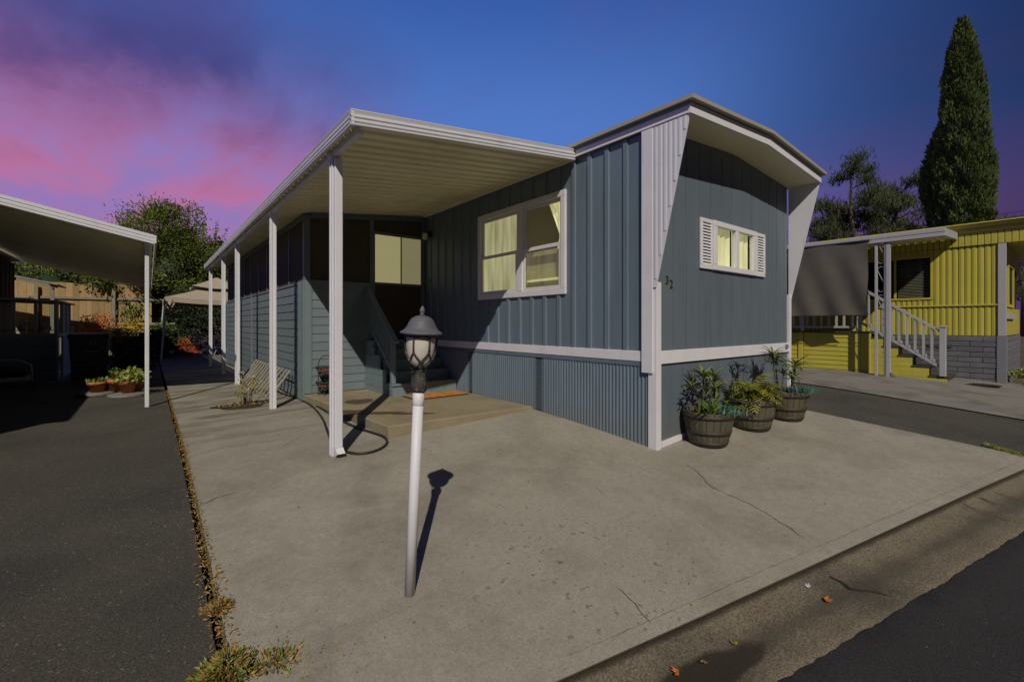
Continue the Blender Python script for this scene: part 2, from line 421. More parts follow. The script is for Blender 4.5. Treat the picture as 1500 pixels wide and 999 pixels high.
def age_concrete():
    """moss streaks that grow towards the covered walk, a worn tyre line, and small oil spots on the drive"""
    m = MATS['concrete']; nt = m.node_tree; N = nt.nodes; L = nt.links; b = N['Principled BSDF']
    src = b.inputs['Base Color'].links[0].from_socket
    geo = N.new('ShaderNodeNewGeometry'); sp = N.new('ShaderNodeSeparateXYZ'); L.new(geo.outputs['Position'], sp.inputs[0])
    def mth(op, a, c=None):
        n = N.new('ShaderNodeMath'); n.operation = op
        for i, v in enumerate((a, c)):
            if v is None: continue
            if isinstance(v, (int, float)): n.inputs[i].default_value = v
            else: L.new(v, n.inputs[i])
        return n.outputs[0]
    def ss(v, a, c, lo=0.0, hi=1.0):
        n = N.new('ShaderNodeMapRange'); n.interpolation_type = 'SMOOTHSTEP'; L.new(v, n.inputs[0])
        n.inputs[1].default_value = a; n.inputs[2].default_value = c; n.inputs[3].default_value = lo; n.inputs[4].default_value = hi; return n.outputs[0]
    def noise(sc, st, det=6):
        mp = N.new('ShaderNodeMapping'); L.new(geo.outputs['Position'], mp.inputs[0]); mp.inputs['Scale'].default_value = st
        n = N.new('ShaderNodeTexNoise'); L.new(mp.outputs[0], n.inputs['Vector']); n.inputs['Scale'].default_value = sc; n.inputs['Detail'].default_value = det; n.inputs['Roughness'].default_value = .65; return n.outputs[0]
    def blend(f, a, col):
        x = N.new('ShaderNodeMix'); x.data_type = 'RGBA'; L.new(f, x.inputs[0]); L.new(a, x.inputs[6]); x.inputs[7].default_value = col+(1,); return x.outputs[2]
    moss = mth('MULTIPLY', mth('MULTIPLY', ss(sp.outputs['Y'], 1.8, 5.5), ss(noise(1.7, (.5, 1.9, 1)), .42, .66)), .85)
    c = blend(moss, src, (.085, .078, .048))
    a = Vector(on_ground(548, 690)); e = Vector(on_ground(470, 960)); d = (e-a); d.z = 0; d.normalize(); nx, ny = -d.y, d.x
    dist = mth('ABSOLUTE', mth('ADD', mth('ADD', mth('MULTIPLY', sp.outputs['X'], nx), mth('MULTIPLY', sp.outputs['Y'], ny)), -(a.x*nx+a.y*ny)))
    track = mth('MULTIPLY', mth('MULTIPLY', ss(mth('ADD', dist, mth('MULTIPLY', noise(2.5, (1, 1, 1)), .35)), .18, .42, 1.0, 0.0), ss(noise(3.0, (1, 1, 1)), .3, .7)), .45)
    c = blend(track, c, (.12, .11, .085))
    px_, py_ = on_ground(860, 820)[:2]
    rad = mth('SQRT', mth('ADD', mth('POWER', mth('ADD', sp.outputs['X'], -px_), 2.0), mth('POWER', mth('ADD', sp.outputs['Y'], -py_), 2.0)))
    oil = mth('MULTIPLY', mth('MULTIPLY', ss(rad, .3, 1.5, 1.0, 0.0), ss(noise(14.0, (1, 1, 1), 3), .60, .70)), .7)
    c = blend(oil, c, (.07, .066, .05))
    c = blend(mth('MULTIPLY', ss(noise(34.0, (1, 1, 1), 2), .70, .76), .5), c, (.08, .07, .05))
    L.new(c, b.inputs['Base Color'])
age_concrete()

def extra_nodes(name, fn):
    m = MATS[name]; nt = m.node_tree; N = nt.nodes; L = nt.links; b = N['Principled BSDF']
    geo = N.new('ShaderNodeNewGeometry'); sp = N.new('ShaderNodeSeparateXYZ'); L.new(geo.outputs['Position'], sp.inputs[0])
    class K: pass
    k = K(); k.X, k.Y, k.Z = sp.outputs
    def mth(op, *a):
        n = N.new('ShaderNodeMath'); n.operation = op
        for i, v in enumerate(a):
            if isinstance(v, (int, float)): n.inputs[i].default_value = v
            else: L.new(v, n.inputs[i])
        return n.outputs[0]
    def ss(v, a, c, lo=0.0, hi=1.0):
        n = N.new('ShaderNodeMapRange'); n.interpolation_type = 'SMOOTHSTEP'; L.new(v, n.inputs[0])
        n.inputs[1].default_value = a; n.inputs[2].default_value = c; n.inputs[3].default_value = lo; n.inputs[4].default_value = hi; return n.outputs[0]
    def noise(sc, st=(1, 1, 1), det=5):
        mp = N.new('ShaderNodeMapping'); L.new(geo.outputs['Position'], mp.inputs[0]); mp.inputs['Scale'].default_value = st
        n = N.new('ShaderNodeTexNoise'); L.new(mp.outputs[0], n.inputs['Vector']); n.inputs['Scale'].default_value = sc; n.inputs['Detail'].default_value = det; n.inputs['Roughness'].default_value = .65; return n.outputs[0]
    def blend(f, a, col):
        x = N.new('ShaderNodeMix'); x.data_type = 'RGBA'; L.new(f, x.inputs[0]); L.new(a, x.inputs[6]); x.inputs[7].default_value = col+(1,); return x.outputs[2]
    k.mth, k.ss, k.noise, k.blend = mth, ss, noise, blend
    c = fn(k, b.inputs['Base Color'].links[0].from_socket); L.new(c, b.inputs['Base Color'])
def gutter_dirt(k, c):
    q = k.mth('ADD', k.mth('MULTIPLY', k.mth('ADD', k.X, 2.9), .213), k.mth('MULTIPLY', k.mth('ADD', k.Y, 1.4), .977))
    u = k.mth('SUBTRACT', k.mth('MULTIPLY', k.mth('ADD', k.X, 2.9), .977), k.mth('MULTIPLY', k.mth('ADD', k.Y, 1.4), .213))
    n = k.noise(2.2)
    band = k.ss(k.mth('ADD', k.mth('ABSOLUTE', k.mth('ADD', q, .23)), k.mth('MULTIPLY', k.mth('SUBTRACT', n, .5), .22)), .0, .11, 1.0, 0.0)
    c = k.blend(k.mth('MULTIPLY', band, .6), c, (.060, .050, .036))
    dx = k.mth('MULTIPLY', k.mth('ADD', u, -.74), 1/.42); dy = k.mth('MULTIPLY', k.mth('ADD', q, .25), 1/.10)
    r = k.mth('ADD', k.mth('SQRT', k.mth('ADD', k.mth('POWER', dx, 2.0), k.mth('POWER', dy, 2.0))), k.mth('MULTIPLY', k.mth('SUBTRACT', k.noise(7.0), .5), .9))
    c = k.blend(k.mth('MULTIPLY', k.ss(r, .72, 1.08, 1.0, 0.0), .88), c, (.026, .018, .012))
    edge = k.ss(k.mth('ADD', q, k.mth('MULTIPLY', k.noise(9.0), .03)), -.030, .005)
    return k.blend(k.mth('MULTIPLY', edge, .85), c, (.035, .026, .016))
extra_nodes('gutter_concrete', gutter_dirt)
def flecks(lo, col):
    def f(k, c):
        c = k.blend(k.mth('MULTIPLY', k.ss(k.noise(48.0, (1, 1, 1), 1), lo, lo+.03), .8), c, col)
        c = k.blend(k.mth('MULTIPLY', k.ss(k.noise(.55, (1, 1, 1), 6), .52, .70), .35), c, (.045, .042, .034))
        return k.blend(k.mth('MULTIPLY', k.ss(k.noise(1.6, (2.2, .5, 1), 5), .58, .72), .25), c, (.13, .118, .09))
    return f
extra_nodes('asphalt_old', flecks(.705, (.30, .28, .24)))
extra_nodes('asphalt_road', lambda k, c: k.blend(k.mth('MULTIPLY', k.ss(k.noise(44.0, (1, 1, 1), 1), .75, .78), .6), c, (.20, .19, .17)))
def splash(k, c):                                                  # soil splashed on the foot of the skirting, drip marks higher up
    d = k.ss(k.mth('ADD', k.Z, k.mth('MULTIPLY', k.noise(5.0), .35)), .30, .62, 1.0, 0.0)
    c = k.blend(k.mth('MULTIPLY', d, .35), c, (.13, .115, .085))
    return k.blend(k.mth('MULTIPLY', k.ss(k.noise(3.0, (6, 6, .25), 5), .58, .74), .30), c, (.055, .068, .070))
extra_nodes('blue_metal', splash); extra_nodes('blue_front', splash)
def grime(k, c):
    d = k.ss(k.mth('ADD', k.Z, k.mth('MULTIPLY', k.noise(6.0), .3)), -.10, .26, 1.0, 0.0)
    c = k.blend(k.mth('MULTIPLY', d, .32), c, (.24, .20, .14))
    return k.blend(k.mth('MULTIPLY', k.ss(k.noise(4.0, (4, 4, .5), 6), .60, .76), .40), c, (.30, .28, .25))
extra_nodes('white_paint', grime); extra_nodes('white_metal', grime)

def fold_glow(name, k0):
    """window light painted as self-glow in the material, varied by noise like folds"""
    m = MATS[name]; nt = m.node_tree; N = nt.nodes; L = nt.links; b = N['Principled BSDF']
    geo = N.new('ShaderNodeNewGeometry'); mp = N.new('ShaderNodeMapping'); L.new(geo.outputs['Position'], mp.inputs[0]); mp.inputs['Scale'].default_value = (1, 1, .12)
    mp.inputs['Rotation'].default_value = (.10, .04, 0)
    n = N.new('ShaderNodeTexNoise'); L.new(mp.outputs[0], n.inputs['Vector']); n.inputs['Scale'].default_value = 11; n.inputs['Detail'].default_value = 3
    r = N.new('ShaderNodeMapRange'); L.new(n.outputs[0], r.inputs[0]); r.inputs[1].default_value = .3; r.inputs[2].default_value = .7
    r.inputs[3].default_value = k0*.62; r.inputs[4].default_value = k0*1.35; L.new(r.outputs[0], b.inputs['Emission Strength'])
fold_glow('curtain', .30); fold_glow('curtain_lit', .36); fold_glow('blind_olive', .08)  # painted glow of the window cloths, uneven like folds
# ================================================================== GROUND
def lines(*segs):
    out = []
    for a, b, st in segs:
        n = max(1, round((b-a)/st)); out += [a+(b-a)*k/n for k in range(n)]
    out.append(segs[-1][1]); return out
def sheet(name, mat, xs, yfn, dz, ny, label=None):
    mb = MB(); i = 0
    for X in xs:
        y0, y1 = yfn(X)
        for k in range(ny+1):
            Y = y0+(y1-y0)*(k/ny)**1.4; mb.v.append((X, Y, T(X, Y)+dz))
    for a in range(len(xs)-1):
        for b in range(ny):
            k = a*(ny+1)+b; mb.f.append((k, k+ny+1, k+ny+2, k+1))
    return mb.build(name, mat, None, True, 'structure')
def Yk(X, q=0.0): return -1.4+(q-(X+2.9)*.213)/.977                  # Y of the line q metres behind the kerb
def ground_sheet():
    g = lines((-400, -60, 85), (-60, -16, 11), (-16, 18, 1.0), (18, 60, 10.5), (60, 400, 85))
    mb = MB(); n = len(g)
    for X in g:
        for Y in g: mb.v.append((X, Y, T(X, Y)-.09))
    for a in range(n-1):
        for b in range(n-1):
            k = a*n+b; mb.f.append((k, k+n, k+n+1, k+1))
    return mb.build('ground', 'earth', None, True, 'structure')
ground_sheet()
XC0, XC1, XA = -4.10, 3.12, 5.42
driveway = sheet('driveway', 'concrete', lines((XC0, XC1, .2)), lambda X: (Yk(X), 13.4), 0.0, 50)
sheet('asphalt_driveway', 'asphalt_old', lines((-16, -8, .8), (-8, XC0-.05, .2)), lambda X: (Yk(X), 21.0), -.012, 50)
sheet('asphalt_strip', 'asphalt_old', lines((XC1+.02, XA, .2)), lambda X: (Yk(X), 17.0), -.014, 40)
sheet('pale_pavement', 'pale_paving', lines((XA+.01, 9.9, .2)), lambda X: (Yk(X)+.3, 10.0), .002, 40)
sheet('gravel_bed', 'gravel', lines((XC0, -1.2, .3)), lambda X: (13.0, 24.0), -.03, 20)
def kerb_xyz(u, q, dz):                                             # u runs along the kerb from its left end
    X = -2.9+u*.977+q*.213; Y = -1.4-u*.213+q*.977
    return (X, Y, T(X, Y)+dz)
def gutter():
    root = MB()
    prof = [(0.012, -.03), (-.002, -.010), (-.03, -.022), (-.10, -.040), (-.20, -.048), (-.30, -.042), (-.38, -.034), (-.445, -.030), (-.48, -.07)]
    us = lines((-9, 16, .25)); n = len(prof)
    for u in us:
        for k, (q, dz) in enumerate(prof):
            w = 0
            root.v.append(kerb_xyz(u, q+w, dz))
    for a in range(len(us)-1):
        for b in range(n-1):
            k = a*n+b; root.f.append((k, k+1, k+n+1, k+n))
    g = root.build('gutter', 'gutter_concrete', None, True, 'structure')
    return g
gut = gutter()
def street():
    mb = MB(); us = lines((-60, -6, 6), (-6, 9, .05), (9, 80, 8)); qs = [-.44, -.455, -.6, -1.0, -2, -4, -7.5]
    for u in us:
        for q in qs:
            jit = rng.uniform(-.009, .009)+.004*math.sin(u*2.1)+.004*math.sin(u*9) if q > -.5 else 0
            p = kerb_xyz(u, q+jit, 0); z = T(*kerb_xyz(u, max(q, -.7), 0)[:2])
            mb.v.append((p[0], p[1], z-(.034 if q > -.45 else .022)))
    n = len(qs)
    for a in range(len(us)-1):
        for b in range(n-1):
            k = a*n+b; mb.f.append((k, k+1, k+n+1, k+n))
    return mb.build('street', 'asphalt_road', None, True, 'structure')
street()
def ribbon(name, pix, w, mat, parent, dz=.004, jitter=.3, wob=.012):
    """a thin crack or joint along a line of photograph points on the ground"""
    P = [Vector(on_ground(x, y)) for x, y in pix]; Q = []
    for a, b in zip(P[:-1], P[1:]):
        n = max(1, int((b-a).length/.05))
        for k in range(n): Q.append(a+(b-a)*(k/n))
    Q.append(P[-1]); mb = MB()
    for k, p in enumerate(Q):
        d = (Q[min(k+1, len(Q)-1)]-Q[max(k-1, 0)]); d.z = 0; d.normalize(); s = Vector((-d.y, d.x, 0))
        o = s*rng.uniform(-wob, wob); ww = w*rng.uniform(1-jitter, 1+jitter)*(0.35 if k in (0, len(Q)-1) else 1)
        for sg in (-1, 1):
            v = p+o+s*sg*ww/2; mb.v.append((v.x, v.y, T(v.x, v.y)+dz))
    for k in range(len(Q)-1): mb.f.append((2*k, 2*k+2, 2*k+3, 2*k+1))
    return mb.build(name, mat, parent)
ribbon('crack', [(1005, 680), (1022, 692), (1042, 714), (1062, 722)], .0045, 'crack_dark', driveway)
ribbon('crack', [(1062, 722), (1098, 738), (1120, 750), (1150, 770), (1180, 790)], .0045, 'crack_dark', driveway)
ribbon('crack', [(905, 860), (930, 885), (955, 915)], .004, 'crack_dark', driveway)
ribbon('crack', [(873, 715), (884, 724)], .004, 'crack_dark', driveway)
ribbon('crack', [(293, 740), (320, 728), (345, 722)], .005, 'crack_dark', driveway)
ribbon('crack', [(270, 672), (330, 655), (410, 644)], .004, 'crack_dark', driveway)
ribbon('crack', [(405, 660), (440, 640), (490, 628)], .003, 'crack_dark', driveway)
ribbon('joint_line', [(830, 962), (1000, 888), (1200, 800), (1400, 716), (1490, 678)], .0022, 'gutter_concrete', driveway, jitter=.6, wob=.003)
ribbon('crack', [(1196, 822), (1222, 838), (1246, 852), (1275, 857), (1308, 866)], .016, 'crack_dark', gut, dz=-.036, jitter=.5)
ribbon('crack', [(1430, 722), (1462, 734)], .016, 'crack_dark', gut, dz=-.026, wob=.004)
ribbon('crack', [(1458, 716), (1480, 724), (1499, 730)], .014, 'crack_dark', gut, dz=-.026)
ribbon('crack', [(1408, 733), (1450, 748)], .009, 'crack_dark', gut, dz=-.026, wob=.004)

# stains with a shape of their own: thin damp films on the paving
def blotch(name, px, py, rx, ry, parent, mat='stain', dz=.003, n=36, zfix=None, rot=0.0):
    c = Vector(on_ground(px, py) if zfix is None else on_z(px, py, zfix)); mb = MB(); ring = []
    ph = [rng.uniform(0, 6.28) for _ in range(4)]
    for k in range(n):
        a = 2*math.pi*k/n; r = 1+.10*math.sin(2*a+ph[0])+.08*math.sin(3*a+ph[1])+.06*math.sin(5*a+ph[2])+.04*math.sin(9*a+ph[3])
        x = rx*r*math.cos(a); y = ry*r*math.sin(a)
        X = c.x+x*math.cos(rot)-y*math.sin(rot); Y = c.y+x*math.sin(rot)+y*math.cos(rot)
        ring.append((X, Y, (T(X, Y) if zfix is None else zfix)+dz))
    mb.poly(ring); return mb.build(name, mat, parent)

# ================================================================== MOBILE HOME
SLAB = .185
home = thing('mobile_home', 'blue metal-clad mobile home with white trim and flared front gable wings', 'mobile home', (0, 0, 0))
HX, HL = 3.66, 16.2
Z_B0, Z_B1, Z_W = .962, 1.085, 3.575          # band under the wall, top of wall
WY0, WY1, WZ0, WZ1 = 1.389, 3.472, 1.80, 3.215
# vertical metal siding of the long side: flat pans with a standing rib each
def side_panel(y0, y1, z0, z1):
    ym = y1-.075
    prof = [(0, y0), (0, ym), (-.022, ym+.008), (-.024, y1-.012), (-.002, y1-.002), (.012, y1-.002), (.012, y0)]
    return MB().extrude([(x, y, z0) for x, y in prof], (0, 0, z1-z0))
pitch = .281; y = .165
edges = []
while y < HL-.3: edges.append(y); y += pitch
cache = {}
for y0 in edges:
    y1 = y0+pitch
    if y1 <= WY0+.02 or y0 >= WY1-.02: spans = [(Z_B1, Z_W)]
    else: spans = [(Z_B1, WZ0+.05), (WZ1-.05, Z_W)]
    if y0 > 5.6 and y0 < 15.2 and False: continue
    for z0, z1 in spans:
        k = (round(z0, 3), round(z1, 3))
        if k in cache: copy_piece(cache[k][0], (0, y0-cache[k][1], 0))
        else: cache[k] = (side_panel(y0, y1, z0, z1).build('siding_panel', 'blue_metal', home), y0)
for y0 in edges:                                                     # strips beside the window where a panel is cut
    if y0 < WY0-.01 < y0+pitch: MB().box(0, .012, y0, WY0+.05, WZ0+.051, WZ1-.051).build('siding_strip', 'blue_metal', home)
    if y0 < WY1+.01 < y0+pitch: side_panel(WY1-.05, y0+pitch, WZ0+.051, WZ1-.051).build('siding_strip', 'blue_metal', home)
# front wall: flush boards with a thin groove between
FWX0, FWX1, FWZ0, FWZ1 = 1.215, 2.43, 2.085, 2.72
fx = .055; fcache = {}
while fx < HX-.06:
    x1 = min(fx+.2865, HX-.05)
    spans = [(Z_B1, Z_W)]
    if not (x1 <= FWX0 or fx >= FWX1): spans = [(Z_B1, FWZ0+.04), (FWZ1-.04, Z_W)]
    for z0, z1 in spans:
        k = (round(z0, 3), round(z1, 3), round(x1-fx, 3))
        if k in fcache: copy_piece(fcache[k][0], (fx-fcache[k][1], 0, 0))
        else:
            g = .0065
            prof = [(fx+g, .002), (fx+g+.004, .0), (x1-g-.004, .0), (x1-g, .002), (x1-g, .03), (fx+g, .03)]
            fcache[k] = (MB().extrude([(a, b, z0) for a, b in prof], (0, 0, z1-z0)).build('siding_board', 'blue_front', home), fx)
    fx = x1
MB().box(2.38, 2.633, .006, .03, FWZ0+.041, FWZ1-.041).build('siding_strip', 'blue_front', home)
# far side, back and inside surfaces that keep the shell closed
part('wall', 'blue_metal', home, lambda m: m.box(HX-.03, HX, .03, HL, .95, Z_W))
part('wall', 'blue_metal', home, lambda m: m.box(.02, HX-.03, HL-.03, HL, .95, Z_W))
part('groove_shade_backing', 'vent_dark', home, lambda m: (m.box(.05, HX-.05, .032, .036, Z_B1, FWZ0+.03), m.box(.05, HX-.05, .032, .036, FWZ1-.03, Z_W), m.box(.05, FWX0+.03, .032, .036, FWZ0+.031, FWZ1-.031), m.box(FWX1-.03, HX-.05, .032, .036, FWZ0+.031, FWZ1-.031)))  # dark sheet added so the gaps between boards look shaded
part('floor_frame', 'dark_wall', home, lambda m: m.box(.05, HX-.05, .06, HL-.05, .90, .96))
part('interior_wall', 'room_wall_glow', home, lambda m: m.box(.82, .86, .6, 4.4, 1.2, 3.5))
part('interior_wall', 'interior_dark', home, lambda m: m.box(.9, 2.9, .75, .78, 1.6, 3.3))
# white band at floor level
part('band_board', 'white_paint', home, lambda m: m.cbox(-.026, -.002, .158, 5.34, Z_B0+.004, Z_B1, .004))
part('band_board', 'white_paint', home, lambda m: m.cbox(.062, HX-.005, -.026, .012, .945, 1.092, .004))
part('service_box', 'grey_trim', home, lambda m: m.cbox(3.46, 3.535, -.05, -.027, 1.01, 1.07, .004))
# skirting below: corrugated sheets on the side, each between vents
def corrugated(y0, y1, z0fn, z1, x=-.004, p=.052):
    mb = MB(); n = max(2, int((y1-y0)/(p/4))); pts = []
    for k in range(n+1):
        yy = y0+(y1-y0)*k/n; ph = (yy/p) % 1.0
        xx = x-(.012 if ph < .5 else 0.0)
        pts.append((xx, yy))
    i = 0
    for xx, yy in pts:
        mb.v += [(xx, yy, z0fn(yy)), (xx, yy, z1), (x+.02, yy, z0fn(yy)), (x+.02, yy, z1)]
    for k in range(n):
        a = 4*k; b = a+4
        mb.f += [(a, b, b+1, a+1), (a+1, b+1, b+3, a+3), (a, a+2, b+2, b)]
    mb.f += [(0, 1, 3, 2), (4*n, 4*n+2, 4*n+3, 4*n+1)]
    return mb
zb = lambda yy: max(T(0, yy)-.02, SLAB-.01 if yy > 2.1 else -9)
for a, b in ((.10, 1.86), (2.03, 3.66), (3.80, 5.36)):
    corrugated(a, b, zb, Z_B0-.055).build('skirt_sheet', 'blue_metal', home)
part('skirt_rail', 'blue_metal', home, lambda m: m.cbox(-.020, .012, .10, 5.36, Z_B0-.052, Z_B0-.002, .004))
for a, b in ((1.87, 2.02), (3.67, 3.79)):
    v = part('vent', 'vent_dark', home, lambda m: m.box(.004, .012, a, b, zb(a)+.01, Z_B0-.06))
    def slots(m):
        z = zb(a)+.05
        while z < Z_B0-.09:
            m.box(-.006, .003, a+.012, b-.012, z, z+.012); z += .026
        m.box(-.007, .003, a+.002, a+.012, zb(a)+.02, Z_B0-.065); m.box(-.007, .003, b-.012, b-.002, zb(a)+.02, Z_B0-.065)
    part('vent_grille', 'blue_metal', v, slots)
for k in range(13):                                                 # front skirting boards
    x0 = .075+k*.2735; x1 = x0+.2735
    mb = MB(); g = .004
    z0a, z0b = T(x0, 0)+.07, T(x1, 0)+.07
    pr = [(x0+g, 0.004), (x1-g, .004), (x1-.0005, .012), (x1-.0005, .028), (x0+.0005, .028), (x0+.0005, .012)]
    i = len(mb.v)
    mb.v += [(a, b, z0a+(z0b-z0a)*(a-x0)/(x1-x0)) for a, b in pr]+[(a, b, .943) for a, b in pr]
    mb.f += [tuple(range(5, -1, -1)), tuple(range(6, 12))]+[(q, (q+1) % 6, 6+(q+1) % 6, 6+q) for q in range(6)]
    mb.build('skirt_board', 'blue_front', home)
def base_trim(m):
    x0, x1 = .070, 3.60
    m.extrude([(x0, -.012, T(x0, 0)-.02), (x1, -.012, T(x1, 0)-.02), (x1, -.012, T(x1, 0)+.075), (x0, -.012, T(x0, 0)+.065)], (0, .040, 0))
part('base_board', 'white_paint', home, base_trim)
# corner posts and flared wings
part('corner_post', 'white_paint', home, lambda m: m.cbox(-.030, .058, -.030, .085, -.02, 1.86, .004))
part('corner_cover', 'white_paint', home, lambda m: m.cbox(-.050, -.031, .012, .160, .845, 3.58, .004))
part('corner_post', 'white_paint', home, lambda m: m.cbox(HX-.02, HX+.045, -.030, .04, .15, 1.86, .004))
def wing(x, t, ribs):
    w = part('gable_wing', 'white_metal', home, lambda m: m.extrude(
        [(x, -.030, 1.80), (x, -.415, 3.50), (x, -.415, 3.572), (x, .010, 3.572), (x, .010, 1.80)], (t, 0, 0)))
    for k in range(ribs):
        yy = -.39+k*.058
        zlo = 1.80+max(0, (-.030-yy)/.385)*1.70+.04
        part('rib', 'white_metal', w, lambda m: m.box(x-.006 if t > 0 else x, x if t > 0 else x+.006, yy, yy+.028, zlo, 3.565))
wing(-.046, .014, 7); wing(HX+.046, -.014, 7)
for k in range(3):
    pass
# fascia, soffit and roof
def fascia_front(m):
    xl, xr, xm = -.058, HX+.058, HX/2
    z0, z1, r = 3.575, 3.685, .125
    m.extrude([(xl, -.445, z0), (xm, -.445, z0+r), (xr, -.445, z0), (xr, -.445, z1), (xm, -.445, z1+r), (xl, -.445, z1)], (0, .025, 0))
part('fascia_board', 'white_paint', home, fascia_front)
part('fascia_board', 'white_paint', home, lambda m: m.cbox(-.057, -.034, -.419, HL, 3.578, 3.683, .004))
part('fascia_board', 'white_paint', home, lambda m: m.cbox(HX+.034, HX+.057, -.419, HL, 3.578, 3.683, .004))
def soffit(m):
    xm = HX/2
    for xa, xb, za, zb_ in ((-.03, xm, 3.582, 3.707), (xm, HX+.03, 3.707, 3.582)):
        m.extrude([(xa, -.418, za), (xb, -.418, zb_), (xb, .02, zb_), (xa, .02, za)], (0, 0, .012))
part('soffit', 'ceiling_metal', home, soffit)
def gable_fill(m):
    m.extrude([(.03, .006, Z_W), (HX-.03, .006, Z_W), (HX/2, .006, Z_W+.125)], (0, .02, 0))
part('gable_panel', 'blue_front', home, gable_fill)
def roof(m):
    n = 16; y0, y1 = -.50, HL+.1; top = []
    for k in range(n+1):
        x = -.115+(HX+.23)*k/n; u = abs(x-HX/2)/(HX/2+.115); top.append((x, 3.735+.135*(1-u)))
    low = [(x, z-.042) for x, z in top]
    m.extrude([(x, y0, z) for x, z in top]+[(x, y0, z) for x, z in reversed(low)], (0, y1-y0, 0))
part('roof', 'roof_metal', home, roof)
part('drip_edge', 'blue_metal', home, lambda m: m.box(-.070, -.060, -.44, HL, 3.660, 3.695))

# ---------------- large side window
win = part('window', 'white_paint', home, lambda m: (m.cbox(-.034, .03, WY0, WY1, WZ1-.085, WZ1, .004), m.cbox(-.034, .03, WY0, WY1, WZ0, WZ0+.085, .004),
    m.cbox(-.035, .03, WY0, WY0+.085, WZ0+.086, WZ1-.086, .004), m.cbox(-.035, .03, WY1-.085, WY1, WZ0+.086, WZ1-.086, .004),
    m.cbox(-.035, .03, 2.29, 2.42, WZ0+.086, WZ1-.086, .004)))
def sash(y0, y1, z0, z1, x, name='sash'):
    w = .044
    def f(m):
        m.box(x, x+.022, y0, y1, z0, z0+w); m.box(x, x+.022, y0, y1, z1-w, z1)
        m.box(x, x+.022, y0, y0+w, z0+w, z1-w); m.box(x, x+.022, y1-w, y1, z0+w, z1-w)
    part(name, 'white_paint', win, f)
    part('pane', 'glass', win, lambda m: m.box(x+.009, x+.013, y0+w-.002, y1-w+.002, z0+w-.002, z1-w+.002))
zm = 2.50
for y0, y1 in ((WY0+.087, 2.288), (2.422, WY1-.087)):
    sash(y0, y1, WZ0+.088, zm+.015, -.020); sash(y0, y1, zm-.018, WZ1-.088, .006)
def drape(m, y0, y1, z0, z1, x, folds, amp, pinch=None):
    def fn(u, v):
        z = z0+(z1-z0)*v; yy = y0+(y1-y0)*u
        if pinch: yy = pinch[0]+(yy-pinch[0])*(pinch[1]+(1-pinch[1])*abs(v-.25)/.75 if v > .25 else pinch[1]+.12*(1-v/.25))
        return (x+amp*math.sin(u*folds*2*math.pi)+.3*amp*math.sin(u*folds*5+v*3), yy, z)
    m.grid(fn, folds*8, 14)
part('curtain', 'curtain', win, lambda m: drape(m, 2.40, 3.56, 1.80, 3.24, .09, 11, .016), True)
part('curtain_tieback', 'curtain_lit', win, lambda m: drape(m, 1.45, 1.86, 2.45, 3.17, .09, 5, .020, (1.45, .35)), True)
part('blind', 'blind_olive', win, lambda m: m.box(.11, .116, 1.40, 2.36, 1.80, 2.47))
part('sill_shelf', 'curtain', win, lambda m: m.box(.05, .10, 1.48, 2.28, 2.02, 2.05))
# ---------------- small front window with louvred shutters
fwin = part('window', 'white_paint', home, lambda m: (m.cbox(FWX0, FWX1, -.040, .02, FWZ1-.07, FWZ1, .004), m.cbox(FWX0, FWX1, -.040, .02, FWZ0, FWZ0+.07, .004),
    m.cbox(FWX0, FWX0+.085, -.041, .02, FWZ0+.071, FWZ1-.071, .004), m.cbox(FWX1-.10, FWX1, -.041, .02, FWZ0+.071, FWZ1-.071, .004),
    m.cbox(1.80, 1.885, -.041, .02, FWZ0+.071, FWZ1-.071, .004)))
for x0, x1 in ((FWX0+.085, 1.80), (1.885, FWX1-.10)):
    part('pane', 'glass', fwin, lambda m: m.box(x0, x1, -.006, -.002, FWZ0+.07, FWZ1-.07))
    part('curtain', 'curtain_lit', fwin, lambda m: m.grid(lambda u, v: (x0-.03+(x1-x0+.06)*u, .055+.012*math.sin(u*26), FWZ0+.03+(FWZ1-FWZ0-.06)*v), 40, 2), True)
for x0, x1 in ((.911, 1.205), (2.44, 2.735)):
    sh = part('shutter', 'white_paint', home, lambda m: (m.cbox(x0, x1, -.030, -.004, FWZ1-.055, FWZ1-.005, .003), m.cbox(x0, x1, -.030, -.004, FWZ0, FWZ0+.05, .003),
        m.cbox(x0, x0+.045, -.0305, -.004, FWZ0+.051, FWZ1-.056, .003), m.cbox(x1-.045, x1, -.0305, -.004, FWZ0+.051, FWZ1-.056, .003)))
    part('back_panel', 'vent_dark', sh, lambda m: m.box(x0+.046, x1-.046, -.0035, -.0015, FWZ0+.052, FWZ1-.057))
    n = 14; h = (FWZ1-.056-FWZ0-.051)/n
    lv = None
    for k in range(n):
        z = FWZ0+.051+k*h
        if lv is None:
            lv = part('louver', 'white_paint', sh, lambda m: m.extrude([(x0+.046, -.028, z+.003), (x0+.046, -.024, z+.001), (x0+.046, -.007, z+h*.78), (x0+.046, -.011, z+h*.82)], (x1-x0-.092, 0, 0)))
            zl = z
        else: copy_piece(lv, (0, 0, z-zl))
